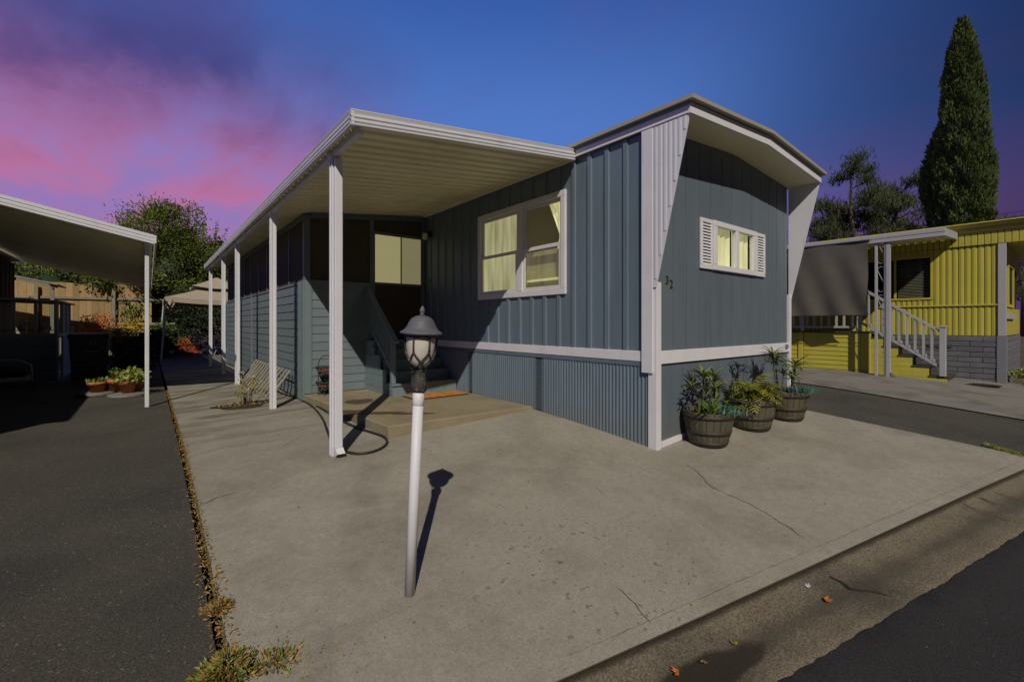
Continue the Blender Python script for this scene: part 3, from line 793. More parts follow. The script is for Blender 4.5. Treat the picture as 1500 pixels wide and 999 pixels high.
# ---------------- number, lamp beside the door, hanger on the corner
for ch, px, py in (('3', 977.5, 416.0), ('2', 983.5, 422.0)):
    p = on_y(px, py, -.008)
    lettering('house_number', ch, .135, (p[0], -.0035, p[2]), (R(90), 0, 0), 'pale_paving', home, .001, .007)
    lettering('house_number', ch, .135, (p[0], -.0065, p[2]), (R(90), 0, 0), 'digit_black', home, .0012, .002)
def wall_lamp():
    yy, z = 5.16, 3.18
    l = part('wall_lamp', 'iron_black', home, lambda m: (m.box(-.045, -.019, yy-.05, yy+.05, z-.06, z+.06), m.bar((-.04, yy, z+.03), (-.13, yy, z+.05), .02, .02)))
    part('shade', 'iron_black', l, lambda m: m.lathe([(.015, .09), (.07, .05), (.072, .035), (.06, .03)], 12, (-.135, yy, z-.02)), True)
    part('globe', 'frosted_glass', l, lambda m: m.lathe([(.03, -.10), (.055, -.07), (.058, .0), (.05, .029)], 12, (-.135, yy, z-.02)), True)
wall_lamp()
part('door_switch', 'iron_black', home, lambda m: m.box(-.035, -.019, 5.17, 5.20, 2.22, 2.30))
# ================================================================== PATIO SLAB
def slab():
    mb = MB(); pts = [(-2.20, 2.16), (-.004, 2.08), (-.004, 5.36), (-2.34, 5.36)]
    n = 14; ring = []
    for a, b in zip(pts, pts[1:]+pts[:1]):
        for k in range(n):
            ring.append((a[0]+(b[0]-a[0])*k/n, a[1]+(b[1]-a[1])*k/n))
    m = len(ring)
    for (x, y) in ring: 
        j = rng.uniform(-.006, .006); mb.v.append((x+j, y+j, T(x, y)-.06))
    for (x, y) in ring: mb.v.append((x+rng.uniform(-.005, .005), y+rng.uniform(-.007, .004), SLAB-.012))
    cx_, cy_ = -1.2, 3.7
    for (x, y) in ring: mb.v.append((x+(cx_-x)*.012, y+(cy_-y)*.012, SLAB))
    for k in range(m):
        j = (k+1) % m
        mb.f += [(k, j, m+j, m+k), (m+k, m+j, 2*m+j, 2*m+k)]
    mb.f.append(tuple(range(2*m, 3*m)))
    return mb.build('patio_slab', 'slab_concrete', None, False, 'structure')
slab_o = slab()
blotch('water_stain', 526, 588, .24, .20, slab_o, zfix=SLAB, dz=.002)
blotch('water_stain', 508, 604, .26, .16, slab_o, zfix=SLAB, dz=.004, rot=-.5)
blotch('water_stain', 560, 605, .34, .085, slab_o, zfix=SLAB, dz=.0025, rot=-.62)
blotch('water_stain', 605, 606, .26, .05, slab_o, zfix=SLAB, dz=.0045, rot=-.6)

# ================================================================== CARPORT (awning over the drive)
car = thing('carport', 'white metal carport awning on slim white posts beside the blue home', 'carport', (-2.83, 8, 0))
AX0, AX1, AY0, AY1 = -2.955, -.062, 1.20, 15.15
def az(x): return 3.545-.113*(0-x)                                   # underside of the deck at x
AS = .113
# interlocking roof pans, each one a trapezoid trough
def pan(y0, w):
    pr = [(0, 0), (w*.56, 0), (w*.64, .060), (w*.92, .060), (w, 0), (w, .006), (w*.925, .067), (w*.635, .067), (w*.555, .006), (0, .006)]
    return MB().extrude([(AX0+.03, y0+a, az(AX0+.03)+.030+b) for a, b in pr], (AX1-AX0-.03, 0, (AX1-AX0-.03)*AS))
pw = .200; k = 0; first = None; yy = AY0+.03
while yy < AY1-.05:
    if first is None: first = pan(yy, pw-.002).build('roof_pan', 'ceiling_metal', car); yf = yy
    else: copy_piece(first, (0, yy-yf, 0))
    yy += pw
def fascia_profile(h):                                               # outward offset, height: three soft ribs
    return [(0, 0), (.030, 0), (.032, .010), (.020, .018), (.032, .034), (.032, .052), (.020, .060), (.032, .074), (.032, .092), (.020, .100), (.034, h-.006), (.034, h), (0, h)]
def fascia_along_x(m, y, sgn):
    pr = fascia_profile(.142)
    for (xa, xb) in ((AX0-.032, -.062),):
        n = len(pr); i = len(m.v)
        for x in (xa, xb):
            for o, h in pr: m.v.append((x, y-sgn*o, az(x)-.002+h))
        m.f += [tuple(range(i, i+n)), tuple(range(i+2*n-1, i+n-1, -1))]+[(i+q, i+n+q, i+n+(q+1) % n, i+(q+1) % n) for q in range(n)]
part('fascia', 'white_metal', car, lambda m: fascia_along_x(m, AY0, 1))
part('fascia', 'white_metal', car, lambda m: fascia_along_x(m, AY1, -1))
part('gutter_fascia', 'white_metal', car, lambda m: m.extrude([(AX0-o, AY0-.030, az(AX0)-.004+h) for o, h in fascia_profile(.138)], (0, AY1-AY0+.06, 0)))
part('ledger', 'ceiling_metal', car, lambda m: m.box(-.060, -.022, AY0+.01, AY1, az(0)+.002, az(0)+.024))
part('header_beam', 'white_metal', car, lambda m: m.box(-2.90, -2.84, AY0+.05, AY1-.02, az(-2.9)-.045, az(-2.9)-.004))
posts = [on_ground(495, 665), on_ground(402, 598), on_ground(355, 562), on_ground(326, 549), on_ground(308, 536)]
for i, p in enumerate(posts):
    x, y = -2.86, p[1]; z0 = T(x, y)-.01; z1 = az(x)-.03
    w = .043
    def post(m):
        pr = [(-w, -w), (-.018, -w), (-.014, -w+.010), (.014, -w+.010), (.018, -w), (w, -w), (w, -.018), (w-.010, -.014), (w-.010, .014), (w, .018),
              (w, w), (-w, w), (-w, .018), (-w+.010, .014), (-w+.010, -.014), (-w, -.018)]
        m.extrude([(x+a, y+b, z0) for a, b in pr], (0, 0, z1-z0))
    po = part('post', 'white_metal', car, post)
    part('bracket', 'white_metal', po, lambda m: m.box(x-w-.012, x+w+.012, y-w-.012, y+w+.012, z1-.05, z1+.01))
    if i == 0:
        # rain pipe in front of the first post with its kicked-out shoe
        part('downspout', 'white_metal', car, lambda m: m.cbox(x-.026, x+.056, y-w-.062, y-w-.002, z0+.10, z1-.05, .008))
        def shoe(m):
            a = [(x-.026, y-w-.002), (x+.056, y-w-.002), (x+.056, y-w-.062), (x-.026, y-w-.062)]
            ring0 = [(q[0], q[1], z0+.105) for q in a]
            ring1 = [(x-.024, y-w-.07, z0+.015), (x+.058, y-w-.07, z0+.015), (x+.058, y-w-.13, z0+.055), (x-.024, y-w-.13, z0+.055)]
            m.v += ring0+ring1
            m.f += [(q, (q+1) % 4, 4+(q+1) % 4, 4+q) for q in range(4)]
        part('downspout_shoe', 'white_metal', car, shoe)
        part('downspout_mouth', 'vent_dark', car, lambda m: m.poly([(x-.018, y-w-.071, z0+.020), (x+.052, y-w-.071, z0+.020), (x+.052, y-w-.121, z0+.053), (x-.018, y-w-.121, z0+.053)]))

# ================================================================== SCREENED PORCH
porch = thing('screened_porch', 'screened porch with blue lapped boards under the carport awning', 'porch', (-1.2, 10, 0))
PX0, PY0, PY1 = -2.32, 5.40, 15.3
SILL = 2.13
def lap(m, x0, x1, y0, y1, z, h, nx, ny):                             # one lapped board, bottom edge proud by 14 mm
    if ny: pr = [(0, -.002, z), (0, -.018, z), (0, -.006, z+h+.006), (0, .004, z+h+.006)]; m.extrude([(x0, y0+p[1], p[2]) for p in pr], (x1-x0, 0, 0))
    else: pr = [(-.002, z), (-.018, z), (-.006, z+h+.006), (.004, z+h+.006)]; m.extrude([(x0+p[0], y0, p[1]) for p in pr], (0, y1-y0, 0))
nb = 13; bh = (SILL-.02-SLAB)/nb
fb = None
for k in range(nb):
    z = SLAB+.004+k*bh
    if fb is None: fb = part('siding_board', 'blue_wood', porch, lambda m: lap(m, -2.20, -1.17, PY0, 0, z, bh, 0, 1)); zf = z
    else: copy_piece(fb, (0, 0, z-zf))
sb = {}
for (y0, y1) in ((5.74, 10.40), (10.52, 12.76), (12.88, 15.20)):
    z_lo = T(PX0, 8)+.03; n2 = 13; bh2 = (SILL-.05-z_lo)/n2
    for k in range(n2):
        z = z_lo+k*bh2+rng.uniform(-.004, .004)
        part('siding_board', 'blue_wood', porch, lambda m: lap(m, PX0, 0, y0, y1, z, bh2, 1, 0))
# corner and intermediate trim boards
part('corner_board', 'blue_trim', porch, lambda m: m.cbox(PX0-.030, PX0-.004, PY0-.02, 5.73, .06, SILL+.01, .004))
part('corner_board', 'blue_trim', porch, lambda m: m.cbox(PX0-.004, -2.205, PY0-.028, PY0-.002, SLAB+.002, SILL+.01, .004))
for yy in (5.50, 5.62):
    part('batten', 'blue_trim', porch, lambda m: m.box(PX0-.040, PX0-.031, yy-.012, yy+.012, .07, SILL))
for yy in (10.46, 12.82, 15.25):
    part('trim_board', 'blue_trim', porch, lambda m: m.cbox(PX0-.026, PX0+.01, yy-.055, yy+.055, .06, SILL-.03, .004))
# upper frame and insect screens
zt = az(PX0)-.005
part('corner_post', 'blue_front', porch, lambda m: m.box(PX0-.010, -2.23, PY0-.012, PY0+.08, SILL+.012, zt))
part('sill_rail', 'blue_wood', porch, lambda m: m.box(-2.225, -1.17, PY0-.022, PY0+.05, SILL-.012, SILL+.028))
part('sill_rail', 'blue_wood', porch, lambda m: m.box(PX0-.022, PX0+.05, PY0+.085, 15.25, SILL-.035, SILL))
def top_rail(m):
    m.extrude([(-2.225, PY0-.008, az(-2.22)-.065), (-.03, PY0-.008, az(-.03)-.065), (-.03, PY0-.008, az(-.03)+.025), (-2.225, PY0-.008, az(-2.22)+.025)], (0, .05, 0))
part('top_rail', 'blue_front', porch, top_rail)
part('top_rail', 'blue_front', porch, lambda m: m.box(PX0-.008, PX0+.045, PY0+.085, 15.25, zt-.085, zt+.02))
ms = None
for k in range(1, 10):
    yy = PY0+.09+k*1.03
    if ms is None: ms = part('screen_mullion', 'blue_front', porch, lambda m: m.box(PX0-.006, PX0+.035, yy-.022, yy+.022, SILL, zt-.086)); ym = yy
    else: copy_piece(ms, (0, yy-ym, 0))
sc0 = None
for k in range(10):
    y0 = PY0+.09+k*1.03+(.023 if k else 0); y1 = min(PY0+.09+(k+1)*1.03-.023, 15.2)
    if y1 > y0+.1: part('screen', 'screen_mesh', porch, lambda m: m.box(PX0+.012, PX0+.015, y0, y1, SILL+.001, zt-.086))
def front_screen(m, xa, xb):
    m.extrude([(xa, PY0+.014, SILL+.02), (xb, PY0+.014, SILL+.02), (xb, PY0+.014, az(xb)-.065), (xa, PY0+.014, az(xa)-.065)], (0, .003, 0))
part('screen', 'screen_mesh', porch, lambda m: front_screen(m, -2.23, -1.70))
part('screen', 'screen_mesh', porch, lambda m: front_screen(m, -1.68, -1.16))
part('screen_mullion', 'blue_front', porch, lambda m: m.box(-1.70, -1.68, PY0+.0, PY0+.035, SILL+.029, az(-1.7)-.066))
# screen door: jambs, header screen, pale upper panel of two panes with painted-in glow, dark lower screen
DZ0 = 1.10
for xa, xb in ((-1.165, -1.095), (-.075, -.030)):
    part('door_jamb', 'blue_front', porch, lambda m: m.box(xa, xb, PY0-.012, PY0+.045, DZ0-.02, az(xa)-.066))
part('header_screen', 'screen_mesh', porch, lambda m: m.extrude([(-1.094, PY0+.012, 3.15), (-.076, PY0+.012, 3.15), (-.076, PY0+.012, az(-.08)-.066), (-1.094, PY0+.012, az(-1.09)-.066)], (0, .003, 0)))
door = part('door', 'blue_front', porch, lambda m: (m.box(-1.094, -.076, PY0-.004, PY0+.03, 3.095, 3.149), m.box(-1.094, -.076, PY0-.004, PY0+.03, 2.14, 2.185),
    m.box(-1.094, -1.065, PY0-.004, PY0+.03, DZ0, 2.139), m.box(-.105, -.076, PY0-.004, PY0+.03, DZ0, 2.139),
    m.box(-1.094, -1.065, PY0-.004, PY0+.03, 2.186, 3.094), m.box(-.105, -.076, PY0-.004, PY0+.03, 2.186, 3.094)))
part('pane', 'door_panel_glow', door, lambda m: m.box(-1.064, -.545, PY0+.008, PY0+.014, 2.187, 3.093))
part('pane', 'door_panel_glow_dim', door, lambda m: m.box(-.520, -.106, PY0+.010, PY0+.016, 2.187, 3.093))
part('stile', 'blue_front', door, lambda m: m.box(-.545, -.520, PY0+.002, PY0+.02, 2.187, 3.093))
part('lower_screen', 'door_screen', door, lambda m: m.box(-1.064, -.106, PY0+.012, PY0+.015, DZ0+.002, 2.139))
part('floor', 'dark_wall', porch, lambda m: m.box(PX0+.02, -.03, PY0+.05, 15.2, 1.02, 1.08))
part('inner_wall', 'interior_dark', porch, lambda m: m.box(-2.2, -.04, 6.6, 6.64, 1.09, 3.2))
part('end_wall', 'blue_wood', porch, lambda m: m.box(PX0+.01, -.03, 15.2, 15.24, .06, zt-.1))

# ================================================================== STEPS TO THE DOOR
steps = thing('porch_steps', 'blue painted wooden steps with one handrail leading up to the porch door', 'steps', (-.65, 4.7, SLAB))
SX0, SX1 = -1.27, -.045
zs = [SLAB, .390, .560, .745, .930, 1.09]; ys = [4.14, 4.40, 4.66, 4.92, 5.17, 5.375]
for k in range(5):
    y0 = ys[k]; z0, z1 = zs[k], zs[k+1]
    xa = SX0 if k == 0 else SX0+.06
    part('riser', 'blue_step', steps, lambda m: m.box(xa+.004, SX1, y0+.012, y0+.034, z0-.0+.001, z1-.032))
    part('tread', 'blue_step', steps, lambda m: m.cbox(xa-.006, SX1+.01, y0-.014, ys[k+1]+.012, z1-.031, z1, .005))
# closed side in lapped boards, stepping back
for k, (z0, z1, y0) in enumerate(((SLAB+.002, .285, 4.175), (.287, .388, 4.175), (.392, .50, 4.435), (.502, .60, 4.435), (.605, .72, 4.70), (.722, .84, 4.70), (.845, .97, 4.95), (.972, 1.09, 5.0))):
    part('side_board', 'blue_step', steps, lambda m: m.box(SX0+.002-.004*(k % 2), SX0+.030, y0, 5.372, z0, z1))
part('newel', 'blue_trim', steps, lambda m: m.cbox(-1.262, -1.188, 4.190, 4.262, .391, 1.16, .005))
A = Vector((-1.225, 4.10, 1.085)); Bq = Vector((-1.225, 5.34, 2.03))
part('handrail', 'blue_trim', steps, lambda m: m.bar(A, Bq, .095, .040))
part('lower_rail', 'blue_trim', steps, lambda m: m.bar((-1.225, 4.262, .62), (-1.225, 5.37, 1.46), .038, .065))
for k in range(8):
    yy = 4.36+k*.125; zl = .62+(yy-4.262)*(1.46-.62)/1.108; zh = 1.085+(yy-4.10)*(2.03-1.085)/1.24
    part('baluster', 'blue_trim', steps, lambda m: m.box(-1.243, -1.207, yy-.018, yy+.018, zl+.02, zh-.025))
# door mat
mt = thing('door_mat', 'orange coir door mat with a dark border lying before the blue steps', 'door mat', (-.62, 3.84, SLAB))
part('border', 'mat_border', mt, lambda m: m.cbox(-1.13, -.12, 3.60, 4.10, SLAB+.001, SLAB+.010, .003))
part('pile', 'mat_orange', mt, lambda m: m.cbox(-1.095, -.155, 3.635, 4.065, SLAB+.0105, SLAB+.022, .005))
# ================================================================== LAMP POST
def lamp_post():
    b = on_ground(600, 870); base = Vector(b)
    d0 = (CAM[2]-b[2])*FP/(870-HOR)
    top = Vector(pt(619, 448, d0*.985)); ax = (top-base); Lh = ax.length; ax.normalize()
    root = thing('lamp_post', 'leaning white lamp post with a grey bell-capped lantern on the driveway', 'lamp post', tuple(base))
    q = Vector((0, 0, 1)).rotation_difference(ax)
    def place(o): o.rotation_mode = 'QUATERNION'; o.rotation_quaternion = q
    place(root)
    k = Lh/1.74
    def pc(name, mat, prof, par=root, n=28, smooth=True, cap=True):
        m = MB().lathe([(r, z*k) for r, z in prof], n, tuple(base), cap); return m.build(name, mat, par, smooth)
    pc('pole', 'white_paint', [(.031, -.03), (.031, 1.180)])
    pc('pole_sleeve', 'white_paint', [(.0335, 1.150), (.0345, 1.152), (.0345, 1.226), (.029, 1.228)])
    pc('fitter', 'lantern_rust', [(.040, 1.229), (.044, 1.235), (.044, 1.300), (.036, 1.310), (.026, 1.335), (.022, 1.350), (.030, 1.365)])
    lan = pc('globe', 'frosted_glass', [(.018, 1.366), (.045, 1.385), (.066, 1.415), (.079, 1.455), (.085, 1.50), (.086, 1.545), (.085, 1.560)])
    def cr(z): return np.interp(z, [1.366, 1.385, 1.415, 1.455, 1.50, 1.545, 1.56], [.024, .048, .069, .082, .088, .089, .088])+.003
    for j in range(6):                                             # each cage bar runs down and forks into two
        a0 = 2*math.pi*j/6+.62
        def P_(a, z): return (base.x+cr(z)*math.cos(a), base.y+cr(z)*math.sin(a), base.z+z*k)
        bar_ = MB().tube([P_(a0, z) for z in np.linspace(1.562, 1.470, 6)], .0058, 6).build('cage_bar', 'lantern_rust', root, True)
        for sg in (-1, 1):
            MB().tube([P_(a0+sg*.95*t**1.3, 1.472-(1.472-1.374)*t) for t in np.linspace(0, 1, 9)], .0052, 6).build('cage_fork', 'lantern_rust', bar_, True)
    pc('cage_ring', 'lantern_rust', [(.086, 1.556), (.098, 1.556), (.098, 1.572), (.086, 1.572)], n=28)
    pc('cap', 'lantern_metal', [(.088, 1.566), (.122, 1.572), (.126, 1.580), (.122, 1.584), (.104, 1.594), (.088, 1.612), (.076, 1.640), (.062, 1.662), (.040, 1.676), (.018, 1.682)])
    pc('finial', 'lantern_metal', [(.012, 1.682), (.016, 1.688), (.010, 1.694), (.015, 1.704), (.016, 1.714), (.010, 1.728), (.003, 1.740)])
    for j in range(14):                                            # cobweb strands and wiring caught below the lantern
        a = rng.uniform(0, 6.28); z0 = rng.uniform(1.25, 1.36)
        p0 = Vector((base.x+.046*math.cos(a), base.y+.046*math.sin(a), base.z+z0*k))
        p1 = p0+Vector((rng.uniform(-.03, .03), rng.uniform(-.03, .03), rng.uniform(.02, .09)))
        MB().tube([p0, (p0+p1)/2+Vector((rng.uniform(-.01, .01), rng.uniform(-.01, .01), 0)), p1], .0016, 4).build('loose_strand', 'lantern_rust', root)
lamp_post()

# ================================================================== GARDEN HOSE
def catmull(P, n=8):
    P = [Vector(p) for p in P]; P = [P[0]*2-P[1]]+P+[P[-1]*2-P[-2]]; out = []
    for i in range(1, len(P)-2):
        for k in range(n):
            t = k/n; a, b, c, d = P[i-1:i+3]
            out.append(.5*((2*b)+(c-a)*t+(2*a-5*b+4*c-d)*t*t+(3*b-a-3*c+d)*t**3))
    out.append(P[-2]); return out
pix = [(396, 566), (412, 576), (437, 584), (458, 596), (472, 613), (480, 633), (489, 652), (512, 663), (536, 664), (558, 657), (567, 648), (562, 640), (546, 634), (527, 628), (506, 619), (488, 609), (468, 597), (448, 587), (432, 580), (416, 573)]
def hose():
    P = []
    for x, y in pix:
        p = Vector(on_ground(x, y, .012)); P.append(p)
    Q = []
    for p in catmull(P, 8): Q.append((p.x, p.y, T(p.x, p.y)+.014))
    o = MB().tube(Q, .015, 7).build('garden_hose', 'rubber_black', None, True)
    tag(o, 'black garden hose looped on the concrete round the foot of the white post', 'hose')
hose()

# ================================================================== TIERED BASKET
def basket_stand():
    c = Vector((-2.04, 5.14, SLAB))
    r = thing('basket_stand', 'two tier black wire basket with terracotta saucers beside the blue boards', 'basket stand', tuple(c))
    for z, rad in ((.10, .155), (.36, .155)):
        def tier(m):
            for zz, rr in ((0, rad*.72), (.10, rad), (.115, rad+.012)):
                m.tube([(c.x+rr*math.cos(a), c.y+rr*math.sin(a), c.z+z+zz) for a in np.linspace(0, 2*math.pi, 25)], .006, 5, False)
            for k in range(18):
                a = 2*math.pi*k/18; m.tube([(c.x+rad*.72*math.cos(a), c.y+rad*.72*math.sin(a), c.z+z), (c.x+rad*1.05*math.cos(a), c.y+rad*1.05*math.sin(a), c.z+z+.11)], .004, 4)
        part('basket', 'iron_black', r, tier)
        part('saucer', 'brick_red', r, lambda m: m.lathe([(rad*.5, z+.012), (rad*.78, z+.02), (rad*.93, z+.075), (rad*.86, z+.075), (rad*.7, z+.03)], 18, tuple(c)), True)
    part('handle', 'iron_black', r, lambda m: m.tube([(c.x+.125*math.cos(a)*1.0, c.y, c.z+.50+.17*math.sin(a)) for a in np.linspace(0, math.pi, 15)], .008, 6), True)
    for s in (-1, 1): part('upright', 'iron_black', r, lambda m: m.tube([(c.x+s*.125, c.y, c.z+.0), (c.x+s*.125, c.y, c.z+.50)], .008, 6))
    for a in (1.0, 2.2, 4.2, 5.3): part('foot', 'iron_black', r, lambda m: m.tube([(c.x+.11*math.cos(a), c.y+.11*math.sin(a), c.z+.10), (c.x+.13*math.cos(a), c.y+.13*math.sin(a), c.z+.004)], .007, 5))
    P = np.array(c)+nrg.normal(size=(60, 3))*np.array([.06, .06, .02])+np.array([0, 0, .20])
    leaves('foliage', 'leaf_dark', r, P, nrg.uniform(.05, .10, 60), .5)
basket_stand()

# ================================================================== PICKET SECTION LEANING ON THE PORCH
def picket():
    r = thing('picket_section', 'weathered grey picket fence section leaning against the blue porch boards', 'fence panel', (-2.6, 7.4, T(-2.6, 7.4)))
    y0, y1 = 5.95, 9.2; n = 13
    def base_pt(y): return Vector((-2.78, y, T(-2.7, y)+.03))
    def top_pt(y): return Vector((-2.40, y+.10, T(-2.6, y)+.50))
    for k in range(n):
        y = y0+(y1-y0)*k/(n-1)+rng.uniform(-.02, .02)
        part('picket', 'weathered_wood', r, lambda m: m.bar(base_pt(y), top_pt(y), .055, .018, (0, 0, 1)))
    for f in (.16, .86):
        a = base_pt(y0-.12).lerp(top_pt(y0-.12), f)+Vector((.018, 0, -.012)); b = base_pt(y1+.1).lerp(top_pt(y1+.1), f)+Vector((.018, 0, -.012))
        part('rail', 'bark', r, lambda m: m.bar(a, b, .022, .045, (-.6, 0, .7)))
picket()

# ================================================================== PLANTS IN THE OPEN
def shrub_bare():
    c = Vector(on_ground(362, 594)); r = thing('small_shrub', 'scraggly shrub with bare pale stems and a few yellow green leaves', 'shrub', tuple(c))
    tips = []; 
    def st(m):
        for k in range(16):
            a = rng.uniform(0, 6.28); s = rng.uniform(.05, .30); h = rng.uniform(.22, .58)
            p = [c+Vector((.05*math.cos(a), .05*math.sin(a), -.02)), c+Vector((s*.5*math.cos(a), s*.5*math.sin(a), h*.5)), c+Vector((s*math.cos(a+.3), s*math.sin(a+.3), h))]
            m.tube(p, [.011, .008, .003], 5); tips.append((p[1], p[2]))
    part('stems', 'stem_pale', r, st, True, 'stuff')
    P = []; 
    for a, b in tips:
        for k in range(10):
            t = rng.uniform(.3, 1.05); P.append(np.array(a.lerp(b, t))+nrg.normal(size=3)*.025)
    leaves('yellow_leaves', 'leaf_yellow', r, P[:70], nrg.uniform(.03, .06, 70), .5)
    leaves('green_leaves', 'leaf_lime', r, P[70:], nrg.uniform(.03, .06, len(P)-70), .5)
shrub_bare()
def soil_patch():
    c = Vector(on_ground(356, 594)); mb = MB(); n = 22
    ring = []
    for k in range(n):
        a = 2*math.pi*k/n; rr = 1+.15*math.sin(3*a)+.1*math.sin(5*a+1); x = c.x+.42*rr*math.cos(a); y = c.y+.30*rr*math.sin(a); ring.append((x, y, T(x, y)+.008))
    mb.v = ring+[(c.x+.6*(p[0]-c.x), c.y+.6*(p[1]-c.y), p[2]+.025) for p in ring]
    mb.f = [(k, (k+1) % n, n+(k+1) % n, n+k) for k in range(n)]+[tuple(range(n, 2*n))]
    o = mb.build('planting_hole', 'soil', None, True, 'structure')
    P = [(c.x+.40*math.sqrt(rng.random())*math.cos(a), c.y+.28*math.sqrt(rng.random())*math.sin(a), T(c.x, c.y)+.03) for a in [rng.uniform(0, 6.28) for _ in range(260)]]
    leaves('leaf_mulch', 'leaf_dry', o, P, nrg.uniform(.02, .05, 260), .6, kind='stuff')
soil_patch()
# dry weeds growing in the joint between the two drives
def joint_weeds():
    P = []; S = []; D = []
    Y = -.55
    while Y < 9.0:
        dens = 34 if Y < 2 else (26 if Y < 5 else 16)
        wdt = .018+.014*max(0, math.sin(Y*2.3))+(.018 if Y < .5 else 0)
        for k in range(int(dens)):
            x = XC0-.02+rng.gauss(0, wdt*.75); yy = Y+rng.uniform(0, .1)
            P.append((x, yy, T(x, yy)+rng.uniform(0, .012))); S.append(rng.uniform(.010, .032)*(1.2 if Y < .8 else 1)); D.append((rng.gauss(0, .8), rng.gauss(0, .8), rng.uniform(.05, .7)))
        Y += .1*(1.0 if Y < 4 else 1.5)
    o = leaves('joint_weeds', 'leaf_dry', None, P, S, .35, D)
    tag(o, 'brown dry weeds in the joint between asphalt and concrete', 'weeds', kind='stuff')
    for (px, py, n, sp, mat) in ((322, 888, 420, .075, 'leaf_dry'), (312, 935, 260, .06, 'leaf_dry')):
        pass
joint_weeds()
def weed_clump(px, py, n, sp, h, mats, label, name='weed_clump'):
    c = Vector(on_ground(px, py)); r = thing(name, label, 'weed', tuple(c))
    def stm(m):
        for k in range(26):
            a = rng.uniform(0, 6.28); s = sp*rng.uniform(.3, 1.0); hh = h*rng.uniform(.3, .9)
            m.tube([c+Vector((0, 0, 0)), c+Vector((s*.5*math.cos(a), s*.5*math.sin(a), hh*.7)), c+Vector((s*math.cos(a), s*math.sin(a), hh))], [.003, .002, .001], 4)
    part('stems', 'stem_pale', r, stm, kind='stuff')
    for nm, mt_, frac in mats:
        k = int(n*frac); rr = sp*nrg.random(k)**.75*(1+.25*np.sin(np.arange(k)*.7)); a = nrg.uniform(0, 2*math.pi, k)
        z = nrg.random(k)**1.5*h*(1.05-(rr/sp)**2*.9)*(.55+.45*np.sin(a*3+rr*40))
        P = np.stack([c.x+rr*np.cos(a), c.y+rr*np.sin(a), c.z+.005+z], 1)
        D = np.stack([np.cos(a)*.6, np.sin(a)*.6, nrg.uniform(-.3, .9, k)], 1)
        leaves(nm, mt_, r, P, nrg.uniform(.012, .040, k), .38, D)
weed_clump(332, 984, 1700, .12, .07, (('yellow_leaves', 'weed_leaf', .45), ('green_leaves', 'leaf_green', .25), ('dry_leaves', 'leaf_dry', .30)), 'bushy yellow green weed at the street end of the concrete edge')
weed_clump(320, 892, 360, .06, .025, (('dry_leaves', 'leaf_dry', 1.0),), 'low brown dried weed tuft beside the bushy green weed', 'dry_weed')
weed_clump(404, 968, 300, .10, .010, (('dry_leaves', 'leaf_dry', .7), ('green_leaves', 'leaf_green', .3)), 'flat scatter of brown leaves on the concrete by the bushy weed', 'leaf_scatter')
# litter
def litter():
    P = []; S = []
    for k in range(170):
        px = rng.uniform(350, 1480); py = rng.uniform(640, 990); p = on_ground(px, py, .004)
        if kq(p[0], p[1]) < .03 or p[0] < XC0+.05 or p[0] > 3.0 or p[1] > 2.0 or (p[0] > -.1 and p[1] > -.15): continue
        P.append((p[0], p[1], T(p[0], p[1])+.004)); S.append(rng.uniform(.010, .028))
    for k in range(160):
        a = rng.gauss(0, 1); b = rng.gauss(0, 1); p = on_ground(430+a*45, 960+b*22)
        P.append((p[0], p[1], T(p[0], p[1])+.003)); S.append(rng.uniform(.006, .02))
    D = [(rng.gauss(0, 1), rng.gauss(0, 1), .1) for _ in P]
    tag(leaves('leaf_litter', 'leaf_dry', None, P, S, .5, D), 'tiny dry leaf crumbs strewn over the concrete driveway', 'leaves', kind='stuff')
    for px, py, s, mt_, lb in ((1206, 877, .075, 'flower_orange', 'curled orange brown leaf lying in the gutter beyond the long crack'), (994, 984, .06, 'flower_orange', 'orange leaf lying on the dark damp patch of gutter'),
                               (1030, 968, .045, 'leaf_dry', 'brown leaf scrap beside the dark damp patch of gutter'), (1076, 945, .055, 'leaf_yellow', 'yellow leaf lying in the gutter past the damp patch'),
                               (1187, 861, .05, 'plastic_white', 'small pale paper scrap in the gutter near the orange leaf')):
        c = Vector(on_ground(px, py, -.035)); mb = MB()
        a0 = rng.uniform(0, 6.28)
        for k in range(3):
            a = a0+k*.75+rng.uniform(-.2, .2); l = s*rng.uniform(.45, .85)
            d = Vector((math.cos(a), math.sin(a), 0)); w = Vector((-d.y, d.x, 0))*l*.25
            mb.poly([c+Vector((0, 0, .008)), c+d*l*.5+w+Vector((0, 0, .006)), c+d*l+Vector((0, 0, .016)), c+d*l*.5-w+Vector((0, 0, .004))])
        tag(mb.build('fallen_leaf' if mt_ != 'plastic_white' else 'paper_scrap', mt_, None), lb, 'leaf' if mt_ != 'plastic_white' else 'paper')
litter()
